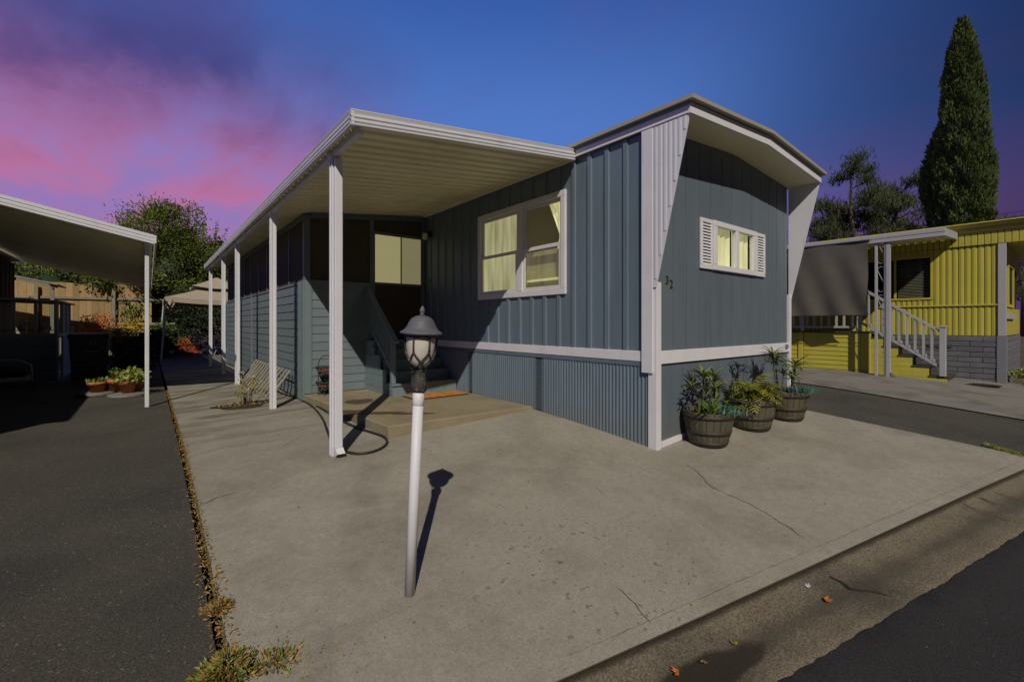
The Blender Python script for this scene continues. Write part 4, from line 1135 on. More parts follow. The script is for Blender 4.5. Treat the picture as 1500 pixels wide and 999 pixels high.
# ================================================================== BARREL PLANTERS
def barrel(x, y, label):
    z = T(x, y); c = (x, y, z)
    r = thing('barrel_planter', label, 'planter', c, 'half barrel planters along the front wall')
    H_, R0, R1 = .385, .198, .282; n = 22; a2 = 2*math.pi/n
    def rad(h): return R0+(R1-R0)*(h/H_)+.010*math.sin(math.pi*h/H_)
    def stave(m):
        hs = np.linspace(.0, H_, 5); g = .010
        for sgn in (1,):
            A = []
            for h in hs:
                for rr, aa in ((rad(h), -a2/2+g), (rad(h)+.003, 0), (rad(h), a2/2-g), (rad(h)-.022, a2/2-g), (rad(h)-.022, -a2/2+g)):
                    A.append((x+rr*math.cos(aa), y+rr*math.sin(aa), z+h))
            i = len(m.v); m.v += A; q = 5
            for k in range(4):
                for j in range(q): m.f.append((i+k*q+j, i+k*q+(j+1) % q, i+(k+1)*q+(j+1) % q, i+(k+1)*q+j))
            m.f += [(i+4, i+3, i+2, i+1, i), tuple(i+4*q+j for j in range(q))]
    s0 = MB(); stave(s0); me = s0
    first = None
    for k in range(n):
        a = k*a2
        if first is None:
            mb = MB(); stave(mb); mb.v = [(v[0]-x, v[1]-y, v[2]-z) for v in mb.v]
            mesh = bpy.data.meshes.new('stave'); mesh.from_pydata(mb.v, [], mb.f); mesh.materials.append(MATS['barrel_stave']); first = mesh
        o = bpy.data.objects.new('stave', first); C.objects.link(o); o.parent = r; o.rotation_euler = (0, 0, a); WO[o.name] = Vector(c)
    for h0, h1 in ((.012, .050), (.130, .175), (.308, .354)):
        part('hoop', 'barrel_hoop', r, lambda m: m.lathe([(rad(h0)-.002, h0), (rad(h0)+.007, h0), (rad(h1)+.007, h1), (rad(h1)-.002, h1)], 44, c, False), True)
    part('soil', 'soil', r, lambda m: m.lathe([(.10, .30), (R1-.045, .335), (.12, .35), (.02, .356)], 24, c), True)
    return Vector((x, y, z+.35))
def strap_leaf(m, base, a, el, ln, w, curve):
    """a long narrow arching leaf: folded strip"""
    d = Vector((math.cos(a), math.sin(a), 0)); s = Vector((-d.y, d.x, 0)); n = 5; i = len(m.v); p = Vector(base); e = el
    for k in range(n+1):
        t = k/n; ww = w*(math.sin(math.pi*min(1, .12+.88*t))**.7 if t < 1 else 0.02)
        up = Vector((0, 0, ww*.25))
        m.v += [tuple(p-s*ww/2+up), tuple(p), tuple(p+s*ww/2+up)]
        p = p+(d*math.cos(e)+Vector((0, 0, math.sin(e))))*(ln/n); e -= curve/n
    for k in range(n):
        a_ = i+3*k; m.f += [(a_, a_+1, a_+4, a_+3), (a_+1, a_+2, a_+5, a_+4)]
def rosette_plant(base, specs, label, name='rosette_plant', mat='leaf_palm', stem='bark'):
    """stems, each with a head of radiating narrow leaves"""
    r = thing(name, label, 'plant', tuple(base))
    for (dx, dy, h, ln, n, w) in specs:
        top = base+Vector((dx, dy, h)); b0 = base+Vector((dx*.25, dy*.25, -.02))
        part('stem', stem, r, lambda m: m.tube([b0, b0.lerp(top, .5)+Vector((dx*.1, dy*.1, 0)), top], [.011, .009, .006], 6), True)
        def head(m):
            for k in range(n):
                strap_leaf(m, top+Vector((0, 0, rng.uniform(-.05, .01))), 2.399*k+rng.uniform(-.3, .3), rng.uniform(.0, 1.25), ln*rng.uniform(.65, 1.1), w, rng.uniform(.7, 1.7))
        part('leaf_head', mat, r, head, kind='stuff')
    return r
def tuft(base, n, ln, w, mat, label, name, spread=.05, cat='plant', el=(.3, 1.3)):
    r = thing(name, label, cat, tuple(base))
    def f(m):
        for k in range(n):
            b = base+Vector((rng.gauss(0, spread), rng.gauss(0, spread), -.005)); strap_leaf(m, b, rng.uniform(0, 6.28), rng.uniform(*el), ln*rng.uniform(.6, 1.1), w, rng.uniform(.1, .9))
    part('blades', mat, r, f, kind='stuff'); return r
b1 = on_ground(1047, 657); b2 = on_ground(1112, 633); b3 = on_ground(1162, 618)
def bc(p): return (p[0]+.10, p[1]+.13)
B1 = barrel(*bc(b1), 'half barrel planter in the row at the corner next to the white post'); B2 = barrel(*bc(b2), 'middle half barrel planter holding the golden fern'); B3 = barrel(*bc(b3), 'half barrel planter at the driveway edge nearest the asphalt')
rosette_plant(B1+Vector((-.02, .06, 0)), [(.03, .0, .42, .24, 30, .026), (-.06, .08, .27, .20, 20, .022)], 'tall rosette plant with a high leaf head in the planter next to the corner')
rosette_plant(B1+Vector((.08, .0, 0)), [(.12, .02, .24, .25, 34, .028), (.26, .10, .36, .22, 28, .026), (.0, -.05, .16, .20, 20, .024)], 'drooping green rosette plant leaning out of the planter next to the corner')
rosette_plant(B1+Vector((-.13, .03, 0)), [(-.11, .03, .26, .13, 22, .017), (-.08, .02, .16, .12, 18, .016)], 'dark purple spiky plant at the wall side of the corner planter', 'purple_plant', 'leaf_purple')
tuft(B1+Vector((-.12, -.10, 0)), 46, .24, .026, 'leaf_green', 'bright green strap leaved clump at the rim of the corner planter', 'strap_plant', .05)
tuft(B1+Vector((.10, -.14, 0)), 150, .14, .014, 'leaf_teal', 'blue green succulent tuft hanging over the rim of the corner planter', 'succulent_tuft', .095)
tuft(B1+Vector((-.03, -.19, 0)), 80, .12, .014, 'leaf_teal', 'small blue green succulent tuft between the strap leaves of the corner planter', 'succulent_tuft', .05)
def fern(base, label):
    r = thing('golden_fern', label, 'plant', tuple(base))
    def fronds(m):
        for k in range(72):
            a = 2.399*k; el = rng.uniform(.1, 1.45); ln = rng.uniform(.28, .46); d = Vector((math.cos(a), math.sin(a), 0)); p = base+Vector((rng.gauss(0, .05), rng.gauss(0, .05), rng.uniform(0, .12))); e = el
            sd = Vector((-d.y, d.x, 0))
            for q in range(13):
                dv = d*math.cos(e)+Vector((0, 0, math.sin(e))); p2 = p+dv*(ln/13); w = .085*math.sin(math.pi*(q+2)/16)
                for sg in (-1, 1):
                    tip = p+sd*sg*w+dv*.03+Vector((0, 0, -.006)); m.poly([p, p+dv*.014, tip+dv*.008, tip-dv*.006])
                p = p2; e -= 1.6/13
    part('fronds', 'leaf_fern', r, fronds, kind='stuff')
fern(B2+Vector((.0, -.02, 0)), 'golden green feathery fern filling the middle barrel planter')
tuft(B2+Vector((-.17, .0, 0)), 60, .18, .026, 'leaf_green', 'dark leafy clump beside the fern in the middle planter', 'leafy_clump', .05)
rosette_plant(B2+Vector((.06, .15, 0)), [(.04, .08, .42, .14, 22, .018), (.16, .05, .36, .12, 18, .017)], 'dark purple spiky plant behind the golden fern', 'purple_plant', 'leaf_purple')
rosette_plant(B3+Vector((-.05, .05, 0)), [(-.12, .05, .50, .24, 30, .026), (.10, .10, .42, .24, 30, .026), (-.02, -.05, .28, .20, 20, .024)], 'tall rosette plant with two leaf heads in the planter nearest the asphalt')
rosette_plant(B3+Vector((.08, -.02, 0)), [(.16, -.02, .36, .25, 34, .027), (.0, -.03, .2, .20, 22, .022)], 'wide rosette plant leaning over the rim nearest the asphalt')
tuft(B3+Vector((.06, -.14, 0)), 170, .15, .014, 'leaf_teal', 'blue green succulent tuft on the rim of the planter nearest the asphalt', 'succulent_tuft', .10)
tuft(B3+Vector((-.12, -.08, 0)), 80, .15, .014, 'leaf_purple', 'blue violet grassy tuft in the planter nearest the asphalt', 'violet_tuft', .06)
cw = Vector(on_ground(1003, 645)); tuft(cw, 22, .06, .007, 'leaf_dry', 'dried weed at the foot of the white base board', 'dry_weed', .012, 'weed', (.1, .9))
# ================================================================== NEIGHBOUR'S CARPORT AND YARD (towards -X)
nc = thing('neighbour_carport', 'sloping white edged carport roof over the dark asphalt drive', 'carport', (-6.2, 13, 0))
NX0, NY0, NY1, NS = -4.34, 6.72, 19.6, .219
def nz(x): return 2.725+(NX0-x)*NS
first = None; yy = NY0+.03; npw = .30
while yy < NY1-.05:
    if first is None:
        pr = [(0, 0), (npw*.62, 0), (npw*.70, .04), (npw*.93, .04), (npw-.002, 0), (npw-.002, .006), (npw*.935, .046), (npw*.695, .046), (npw*.615, .006), (0, .006)]
        first = MB().extrude([(NX0-.03, yy+a, nz(NX0-.03)+.02+b) for a, b in pr], (-3.32, 0, 3.32*NS)).build('roof_pan', 'ceiling_metal', nc); yf = yy
    else: copy_piece(first, (0, yy-yf, 0))
    yy += npw
def nf(m, y):
    pr = [(0, 0), (.03, 0), (.032, .02), (.022, .03), (.032, .045), (.032, .08), (.022, .09), (.034, .10), (.034, .150), (0, .150)]
    n = len(pr); i = len(m.v)
    for x in (NX0, NX0-3.18):
        for o, h in pr: m.v.append((x, y-o, nz(x)-.002+h))
    m.f += [tuple(range(i, i+n)), tuple(range(i+2*n-1, i+n-1, -1))]+[(i+q, i+n+q, i+n+(q+1) % n, i+(q+1) % n) for q in range(n)]
part('fascia', 'white_metal', nc, lambda m: nf(m, NY0))
part('gutter_fascia', 'white_metal', nc, lambda m: m.cbox(NX0+.001, NX0+.028, NY0-.034, NY1, nz(NX0)+.01, nz(NX0)+.145, .008))
for yy in (6.95, 11.1, 15.2, 19.3):
    x = -4.44; z0 = T(x, yy)-.02
    part('post', 'white_metal', nc, lambda m: m.cbox(x-.030, x+.030, yy-.030, yy+.030, z0, nz(x)+.0, .006))
part('header_beam', 'white_metal', nc, lambda m: m.box(-4.475, -4.405, NY0+.05, NY1-.02, nz(-4.4)-.03, nz(-4.4)-.001))

nh = thing('neighbour_home', 'dark brown neighbouring home wall deep under the sloping carport', 'mobile home', (-9.5, 10, 0))
for k in range(29):
    y0 = 3.1+k*.5
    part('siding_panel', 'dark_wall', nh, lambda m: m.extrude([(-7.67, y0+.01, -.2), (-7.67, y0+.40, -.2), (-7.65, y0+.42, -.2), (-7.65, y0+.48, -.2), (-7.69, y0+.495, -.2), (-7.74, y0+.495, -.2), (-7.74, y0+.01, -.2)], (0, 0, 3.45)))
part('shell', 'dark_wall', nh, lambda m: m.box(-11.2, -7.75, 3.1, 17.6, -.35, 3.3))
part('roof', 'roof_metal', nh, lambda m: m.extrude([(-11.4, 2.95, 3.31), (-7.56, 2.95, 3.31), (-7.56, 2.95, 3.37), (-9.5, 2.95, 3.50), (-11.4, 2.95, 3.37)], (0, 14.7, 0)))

def shed():
    r = thing('glazed_shed', 'small dark shed with glazed upper half standing under the carport', 'shed', (-6.75, 14.2, 0))
    x0, x1, y0, y1, z = -7.35, -6.19, 13.0, 15.4, T(-6.5, 14)-.02
    part('lower_panel', 'shed_blue', r, lambda m: m.box(x0, x1-.03, y0, y0+.04, z, 1.10))
    part('lower_panel', 'shed_blue', r, lambda m: m.box(x1-.04, x1, y0+.9, y1, z, 1.08))
    for xx in (x0+.02, -6.95, -6.58, x1-.04): part('post', 'shed_wood', r, lambda m: m.box(xx-.03, xx+.03, y0-.005, y0+.055, 1.101, 1.93))
    for yy in (y0+.085, 13.85, 14.6, y1-.06): part('post', 'shed_wood', r, lambda m: m.box(x1-.055, x1+.004, yy-.025, yy+.025, z if yy < 13.5 else 1.085, 1.93))
    part('rail', 'shed_wood', r, lambda m: m.box(x0-.01, x1-.065, y0-.012, y0+.06, 1.101, 1.16)); part('rail', 'shed_wood', r, lambda m: m.box(x1-.06, x1+.012, y0+.115, y1, 1.085, 1.15))
    part('roof', 'shed_wood', r, lambda m: m.extrude([(x0-.08, y0-.1, 1.98), (x1+.08, y0-.1, 1.931), (x1+.08, y0-.1, 1.97), (x0-.08, y0-.1, 2.03)], (0, y1-y0+.2, 0)))
    for xa, xb in ((x0+.055, -6.985), (-6.915, -6.615), (-6.545, x1-.075)): part('pane', 'glass', r, lambda m: m.box(xa, xb, y0+.02, y0+.024, 1.165, 1.925))
    for ya, yb in ((13.88, 14.57), (14.63, 15.3)): part('side_panel', 'tarp', r, lambda m: m.box(x1-.03, x1-.02, ya, yb, 1.155, 1.925))
    part('shelf', 'weathered_wood', r, lambda m: m.box(x0+.05, x1-.07, y0+.07, y0+.35, 1.22, 1.24))
    part('floor', 'shed_wood', r, lambda m: m.box(x0+.03, x1-.05, y0+.05, y1-.03, z+.02, z+.10))
    part('back_wall', 'shed_wood', r, lambda m: m.box(x0, x0+.03, y0+.06, y1, z, 1.97))
    for k, (xx, hh) in enumerate(((-6.85, .13), (-6.5, .15), (-6.38, .10))):
        p = thing('jar', ('pale wide jar on the shelf of the glazed shed', 'tall pale jar on the shelf of the glazed shed', 'short pale jar by the corner of the glazed shed')[k], 'jar', (xx, y0+.2, 1.241))
        part('body', 'tarp', p, lambda m: m.lathe([(.04, 0), (.055, .02), (.055, hh*.75), (.035, hh*.9), (.038, hh)], 12, (xx, y0+.2, 1.241)), True)
shed()
def bin_():
    c = Vector((-5.53, 12.05, T(-5.5, 12))); r = thing('wheelie_bin', 'dark plastic wheeled refuse bin standing under the carport', 'bin', tuple(c))
    part('body', 'bin_plastic', r, lambda m: (m.v.extend([(c.x+a*(.29 if h == 0 else .345), c.y+b*(.29 if h == 0 else .36), c.z+.06+h) for h in (0, 1.0) for a, b in ((-1, -1), (1, -1), (1, 1), (-1, 1))]),
        m.f.extend([(3, 2, 1, 0), (4, 5, 6, 7), (0, 1, 5, 4), (1, 2, 6, 5), (2, 3, 7, 6), (3, 0, 4, 7)])))
    part('rim', 'bin_plastic', r, lambda m: m.cbox(c.x-.37, c.x+.37, c.y-.385, c.y+.37, c.z+1.061, c.z+1.11, .015))
    part('lid', 'bin_plastic', r, lambda m: m.extrude([(c.x-.36, c.y-.375, c.z+1.111), (c.x-.36, c.y+.38, c.z+1.111), (c.x-.36, c.y+.36, c.z+1.20), (c.x-.36, c.y-.30, c.z+1.16)], (.72, 0, 0)))
    part('handle', 'bin_plastic', r, lambda m: m.tube([(c.x-.3, c.y+.40, c.z+1.08), (c.x+.3, c.y+.40, c.z+1.08)], .018, 8))
    for s in (-1, 1): part('wheel', 'rubber_black', r, lambda m: m.tube([(c.x+s*.30, c.y+.30, c.z+.11), (c.x+s*.36, c.y+.30, c.z+.11)], .11, 14))
    lettering('number', '31', .15, (c.x+.08, c.y-.372, c.z+.90), (R(92), 0, 0), 'grey_trim', r)
    part('label_strip', 'grey_trim', r, lambda m: m.box(c.x-.05, c.x+.17, c.y-.356, c.y-.350, c.z+.74, c.z+.77))
    part('label_strip', 'grey_trim', r, lambda m: m.box(c.x-.05, c.x+.17, c.y-.342, c.y-.335, c.z+.50, c.z+.51))
bin_()
def pot(px, py, rad, h, label, rim=True):
    p = on_ground(px, py, .05); c = Vector((p[0], p[1]+rad, T(p[0], p[1])+.05)); r = thing('flower_pot', label, 'flower pot', tuple(c))
    pr = [(rad*.68, 0), (rad*.88, h*.72), (rad*1.0, h*.72), (rad*1.03, h), (rad*.92, h), (rad*.86, h*.85)]
    part('body', 'terracotta', r, lambda m: m.lathe(pr, 22, tuple(c)), True)
    part('soil', 'soil', r, lambda m: m.lathe([(rad*.85, h*.82), (rad*.3, h*.90), (.01, h*.9)], 16, tuple(c)))
    return c+Vector((0, 0, h*.88))
def paver(px, py, rad, label):
    p = on_ground(px, py); c = (p[0], p[1]+rad*.6, T(p[0], p[1])); o = MB().lathe([(rad, .0), (rad*1.0, .035), (rad*.95, .045)], 20, c).build('paver', 'brick_red', None); o.data.materials.clear(); o.data.materials.append(MATS['pale_paving'])
    tag(o, label, 'paver')
paver(141, 579, .30, 'round pale paver under the wide low flower pot'); paver(188, 581, .32, 'round pale paver under the flower pot with the lime plant')
q1 = pot(141, 575, .155, .20, 'wide low flower pot with a small succulent'); q2 = pot(170, 573, .15, .23, 'orange flower pot between the low pot and the lime plant')
q3 = pot(187, 576, .14, .22, 'orange flower pot with the lime green plant'); q4 = pot(201, 573, .12, .20, 'shaded small flower pot behind the lime green plant')
tuft(q1, 110, .12, .022, 'leaf_green', 'short green succulent growing in the wide low pot', 'succulent', .07, 'plant', (.6, 1.5))
def bushy(base, n, rx, rz, size, mat, label, name, cat='plant', lift=.6):
    r = thing(name, label, cat, tuple(base))
    part('stems', 'stem_pale', r, lambda m: [m.tube([base, base+Vector((rx*.6*math.cos(a), rx*.6*math.sin(a), rz*lift))], [.008, .004], 4) for a in np.linspace(0, 6, 8)], kind='stuff')
    u = nrg.normal(size=(n, 3)); u /= np.linalg.norm(u, axis=1)[:, None]; rr = nrg.random(n)**.5
    P = np.array(base)+u*rr[:, None]*np.array([rx, rx, rz])+np.array([0, 0, rz*lift])
    P[:, 2] = np.maximum(P[:, 2], base.z+.01)
    leaves('foliage', mat, r, P, nrg.uniform(.6, 1.2, n)*size, .65); return r
bushy(q3+Vector((.05, 0, .02)), 420, .33, .15, .085, 'leaf_lime', 'sprawling lime green plant in the orange pot', 'lime_plant')
bushy(q2+Vector((0, 0, .02)), 110, .15, .16, .07, 'leaf_green', 'small leafy plant in the pot beside the lime plant', 'leafy_plant')
for (x, y, rx, rz, n, lb) in ((-4.72, 12.4, .5, .55, 1500, 'dark shrub behind the terracotta pots'), (-4.75, 17.2, .6, .6, 1500, 'dark shrub at the end of the asphalt by the gazebo')):
    bushy(Vector((x, y, T(x, y))), n, rx, rz, .085, 'leaf_dark', lb, 'dark_shrub', 'shrub', .9)
# far left: steps rail and a cart in deep shade
def rail_far():
    r = thing('entry_railing', 'white picket railing of the neighbour\'s entry steps in the shade', 'railing', (-7.5, 14.0, 0))
    a, b = Vector((-7.42, 12.9, .62)), Vector((-7.42, 16.0, 1.55)); up = Vector((0, 0, .0))
    part('handrail', 'rail_white', r, lambda m: m.bar(a+Vector((0, 0, .35)), b+Vector((0, 0, .35)), .06, .05)); part('lower_rail', 'rail_white', r, lambda m: m.bar(a+Vector((0, 0, -.45)), b+Vector((0, 0, -.45)), .05, .05))
    for k in range(12):
        p = a.lerp(b, (k+.5)/12); part('baluster', 'rail_white', r, lambda m: m.box(p.x-.02, p.x+.02, p.y-.02, p.y+.02, p.z-.43, p.z+.33))
    part('newel', 'rail_white', r, lambda m: m.box(-7.47, -7.37, 12.8, 12.9, -.03, 1.02))
rail_far()
def cart():
    c = Vector((-6.88, 11.6, T(-6.8, 11.6))); r = thing('garden_cart', 'low garden cart with a bent tube frame and red cushion in the shade', 'cart', tuple(c))
    part('frame', 'shed_wood', r, lambda m: m.tube([(c.x-.45, c.y, c.z+.1), (c.x-.42, c.y, c.z+.5), (c.x-.2, c.y, c.z+.62), (c.x+.2, c.y, c.z+.62), (c.x+.42, c.y, c.z+.5), (c.x+.45, c.y, c.z+.1)], .018, 7), True)
    part('cushion', 'cushion_red', r, lambda m: m.cbox(c.x-.35, c.x+.35, c.y-.02, c.y+.45, c.z+.24, c.z+.42, .05))
    part('tray', 'shed_wood', r, lambda m: m.box(c.x-.40, c.x+.40, c.y-.03, c.y+.6, c.z+.16, c.z+.235))
    for s in (-1, 1): part('wheel', 'rubber_black', r, lambda m: m.tube([(c.x+s*.42, c.y+.3, c.z+.12), (c.x+s*.47, c.y+.3, c.z+.12)], .12, 14))
cart()
def lean_to():
    r = thing('lean_to', 'pale slatted lean-to roof with a hanging tarp beside the fence', 'lean-to', (-8.5, 21.2, .0))
    for k in range(7):
        y0 = 20.3+k*.32
        part('slat', 'weathered_wood', r, lambda m: m.extrude([(-10.6, y0, 3.60), (-7.0, y0, 2.80), (-7.0, y0, 2.85), (-10.6, y0, 3.65)], (0, .27, 0)))
    part('beam', 'weathered_wood', r, lambda m: m.bar((-10.6, 20.35, 3.54), (-7.0, 20.35, 2.74), .06, .10))
    part('post', 'weathered_wood', r, lambda m: m.box(-7.2, -7.1, 20.33, 20.43, -.03, 2.70))
    part('brace', 'shed_wood', r, lambda m: m.bar((-9.0, 20.28, 3.12), (-7.9, 20.28, .9), .10, .08))
    part('tarp', 'tarp', r, lambda m: m.grid(lambda u, v: (-9.0+.9*u, 20.22+.04*math.sin(u*9), 1.0+2.1*v+.03*math.sin(u*6)), 20, 6), True)
lean_to()
# garden terrace, board fence
def terrace():
    o = MB().box(-15, -3.75, 20.9, 24.6, -.2, .86).build('garden_bed', 'earth', None, False, 'structure')
    for k in range(7):
        x0 = -14.9+k*1.58
        for j in range(3): part('retaining_board', 'weathered_wood', o, lambda m: m.box(x0, x0+1.46, 20.84, 20.895, -.03+j*.30, .265+j*.30))
    return o
terrace()
fen = thing('board_fence', 'sunlit golden board fence with rails above the garden bed', 'fence', (-5, 24, .86))
x = -13.0; fcol = None
while x < -4.4:
    w = rng.choice((.19, .22, .24)); top = 3.12+rng.uniform(-.03, .03)
    part('board', 'fence_wood', fen, lambda m: m.box(x+.004, x+w-.004, 24.0+rng.uniform(-.006, .006), 24.03, .86, top)); x += w
for z in (1.35, 2.45):
    xx = -13.0
    while xx < -5.6:
        part('rail', 'weathered_wood', fen, lambda m: m.box(xx, xx+2.36, 23.93, 23.985, z, z+.09)); xx += 2.4
for k in range(4): part('post', 'weathered_wood', fen, lambda m: m.box(-12.9+k*2.4, -12.78+k*2.4, 23.84, 23.925, .86, 3.0))
for (x, y, n, rx, rz, mt_, lb) in ((-6.1, 22.6, 1100, .75, .55, 'flower_orange', 'orange flowering bush before the board fence'), (-4.9, 22.2, 900, .6, .42, 'flower_yellow', 'yellow flowering bush right of the orange one'),
                                   (-4.0, 21.6, 700, .5, .35, 'leaf_green', 'low green bush at the gazebo end of the garden bed'), (-5.4, 21.4, 500, .5, .22, 'leaf_lime', 'low lime ground plant along the garden bed edge')):
    bushy(Vector((x, y, .86)), n, rx, rz, .09, mt_, lb, 'flowering_bush', 'bush', .8)

# ================================================================== GAZEBO AND GARDEN SEATING
def gazebo():
    cx_, cy_ = -2.15, 20.2; w = 1.8; g0 = T(-2, 18)-.03
    r = thing('gazebo', 'beige cloth pop-up gazebo with a small vent cap behind the porch', 'gazebo', (cx_, cy_, g0))
    def skin(m, hw, z0, z1, sag):
        def fn(u, v):
            a = u*4; k = int(min(3, a)); t = a-k; cs = [(-1, -1), (1, -1), (1, 1), (-1, 1), (-1, -1)]
            p = (cs[k][0]+(cs[k+1][0]-cs[k][0])*t, cs[k][1]+(cs[k+1][1]-cs[k][1])*t); s = 1-v*.97
            return (cx_+p[0]*hw*s, cy_+p[1]*hw*s, z0+(z1-z0)*v-sag*math.sin(math.pi*v)-.10*(1-v)*math.sin(math.pi*t))
        m.grid(fn, 32, 8)
    part('canopy', 'canopy_cloth', r, lambda m: skin(m, w, 2.40, 3.10, .06), True)
    part('vent_cap', 'canopy_cloth', r, lambda m: skin(m, w*.50, 2.93, 3.36, .02), True)
    def val(m):
        cs = [(-1, -1), (1, -1), (1, 1), (-1, 1)]
        for k in range(4):
            a, b = cs[k], cs[(k+1) % 4]
            m.grid(lambda u, v: (cx_+(a[0]+(b[0]-a[0])*u)*w*1.003, cy_+(a[1]+(b[1]-a[1])*u)*w*1.003, 2.395-.10*math.sin(math.pi*u)-v*.16), 16, 1)
    part('valance', 'canopy_cloth', r, val)
    for a, b in ((-1, -1), (1, -1), (1, 1), (-1, 1)):
        p = part('leg', 'plastic_white', r, lambda m: m.bar((cx_+a*w*1.06, cy_+b*w*1.06, g0), (cx_+a*w*.97, cy_+b*w*.97, 2.38), .05, .05))
    part('drape', 'canopy_cloth', r, lambda m: m.grid(lambda u, v: (cx_-w+.02+u*.36*(v), cy_-w+.04*math.sin(u*9), 1.65+.65*v), 8, 6), True)
gazebo()
def chair(x, y, rz, label):
    g = T(x, y)-.028; r = thing('folding_chair', label, 'chair', (x, y, g), 'folding chairs by the gazebo')
    L = lambda a, b, c: (x+a*math.cos(rz)-b*math.sin(rz), y+a*math.sin(rz)+b*math.cos(rz), g+c)
    part('seat', 'plastic_white', r, lambda m: m.extrude([L(-.2, -.2, .44), L(.2, -.2, .44), L(.2, .2, .44), L(-.2, .2, .44)], (0, 0, .02)))
    part('backrest', 'plastic_white', r, lambda m: m.tube([L(-.2, .22, .45), L(-.2, .27, .75), L(-.12, .30, .88), L(.12, .30, .88), L(.2, .27, .75), L(.2, .22, .45)], .016, 6), True)
    part('back_panel', 'plastic_white', r, lambda m: m.extrude([L(-.18, .262, .66), L(.18, .262, .66), L(.14, .295, .84), L(-.14, .295, .84)], (0, .01, 0)))
    for s in (-1, 1):
        part('leg', 'plastic_white', r, lambda m: m.tube([L(s*.2, -.25, .0), L(s*.2, .24, .48)], .012, 6)); part('leg', 'plastic_white', r, lambda m: m.tube([L(s*.19, .25, .0), L(s*.19, -.18, .45)], .012, 6))
chair(-1.95, 20.3, 2.6, 'white folding chair under the gazebo on the porch side'); chair(-2.95, 21.3, 4.0, 'white folding chair on the far side of the garden table')
def table():
    x, y = -2.45, 20.9; g = T(x, y)-.03; r = thing('garden_table', 'white folding garden table between the folding chairs', 'table', (x, y, g))
    part('top', 'plastic_white', r, lambda m: m.cbox(x-.4, x+.4, y-.35, y+.35, g+.70, g+.735, .01))
    for s in (-1, 1):
        part('leg', 'plastic_white', r, lambda m: m.bar((x-.35, y+s*.28, g), (x+.35, y+s*.28, g+.70), .035, .03)); part('leg', 'plastic_white', r, lambda m: m.bar((x+.35, y+s*.25, g), (x-.35, y+s*.25, g+.70), .035, .03))
table()
def planter_box():
    x, y = -3.0, 22.7; g = T(x, y)-.03; r = thing('planter_box', 'red planter box of orange flowers beneath the gazebo edge', 'planter', (x, y, g))
    for j in range(2):
        part('board', 'planter_red', r, lambda m: m.box(x-.5, x+.5, y-.30, y-.27, g+.05+j*.19, g+.23+j*.19)); part('board', 'planter_red', r, lambda m: m.box(x-.5, x+.5, y+.27, y+.30, g+.05+j*.19, g+.23+j*.19))
        for s in (-1, 1): part('end_board', 'planter_red', r, lambda m: m.box(x+s*.485-.015, x+s*.485+.015, y-.268, y+.268, g+.05+j*.19, g+.23+j*.19))
    part('base', 'weathered_wood', r, lambda m: m.box(x-.52, x+.52, y-.32, y+.32, g, g+.048))
    part('soil', 'soil', r, lambda m: m.box(x-.468, x+.468, y-.266, y+.266, g+.05, g+.40))
    bushy(Vector((x, y, g+.40)), 420, .42, .22, .075, 'flower_orange', 'orange flowers growing in the red planter box', 'orange_flowers', 'flowers', .7)
planter_box()
for k, (x, y, h, rad) in enumerate(((-2.9, 24.4, 3.4, 1.2), (-1.2, 23.4, 3.4, 1.5), (1.2, 23.0, 3.6, 1.5), (-4.3, 20.3, 1.2, .55))):
    bushy(Vector((x, y, 0)), (3800, 3800, 3400, 1200)[k], rad, h*.5, .13, 'leaf_dark', ('tall dark hedge shrub behind the gazebo leg', 'tall dark hedge shrub behind the middle of the gazebo', 'tall dark hedge shrub behind the porch end', 'small dark hedge shrub at the garden bed corner')[k], 'hedge_shrub', 'shrub', .95)
op = part('marker_post', 'fence_post_orange', None, lambda m: m.cbox(-4.30, -4.18, 18.95, 19.05, T(-4.2, 19)-.03, 1.62, .01)) if False else None

# ================================================================== YELLOW HOME (towards +X)
YX, YY0, YY1 = 9.6, -1.97, 15.0
yh = thing('yellow_home', 'bright yellow ribbed mobile home with grey block skirting', 'mobile home', (11.4, 6, .2))
YS, YM, YT = 1.14, 1.80, 3.08
def ribbed(y0, y1, z0, z1):
    p = .097; n = max(1, round((y1-y0)/p)); w = (y1-y0)/n; mb = MB(); pts = []
    for k in range(n):
        for t, o in ((.0, 0), (.14, -.012), (.5, -.018), (.86, -.012)): pts.append((YX+o, y0+(k+t)*w))
    pts.append((YX, y1))
    for x_, y_ in pts: mb.v += [(x_, y_, z0), (x_, y_, z1)]
    for k in range(len(pts)-1): mb.f.append((2*k, 2*k+2, 2*k+3, 2*k+1))
    i = len(mb.v); mb.v += [(YX+.02, y0, z0), (YX+.02, y0, z1), (YX+.02, y1, z0), (YX+.02, y1, z1)]; mb.f.append((i, i+1, i+3, i+2))
    return mb
YW = (-.84, .42, 1.95, 2.96)                                          # window: y0 y1 z0 z1
ends = [-1.85, -.84, .42, 2.4, 5.0, 8.0, 11.0, YY1]
for a, b in zip(ends[:-1], ends[1:]):
    ribbed(a+.002, b-.002, YS, YM-.02).build('siding_panel', 'yellow_metal', yh)
    if a == YW[0]:
        ribbed(a+.002, b-.002, YM+.012, YW[2]).build('siding_panel', 'yellow_metal', yh); ribbed(a+.002, b-.002, YW[3], YT).build('siding_panel', 'yellow_metal', yh)
    else: ribbed(a+.002, b-.002, YM+.012, YT).build('siding_panel', 'yellow_metal', yh)
part('belt_rail', 'yellow_wood', yh, lambda m: m.cbox(YX-.040, YX+.01, -1.85, YY1, YM-.019, YM+.011, .004))
yy = -2.35
while yy < 7:                                                         # upper frieze of short panels
    part('frieze_panel', 'yellow_metal', yh, lambda m: m.cbox(YX-.05, YX-.01, yy+.004, yy+.096, YT+.005, 3.36, .008)); yy += .10
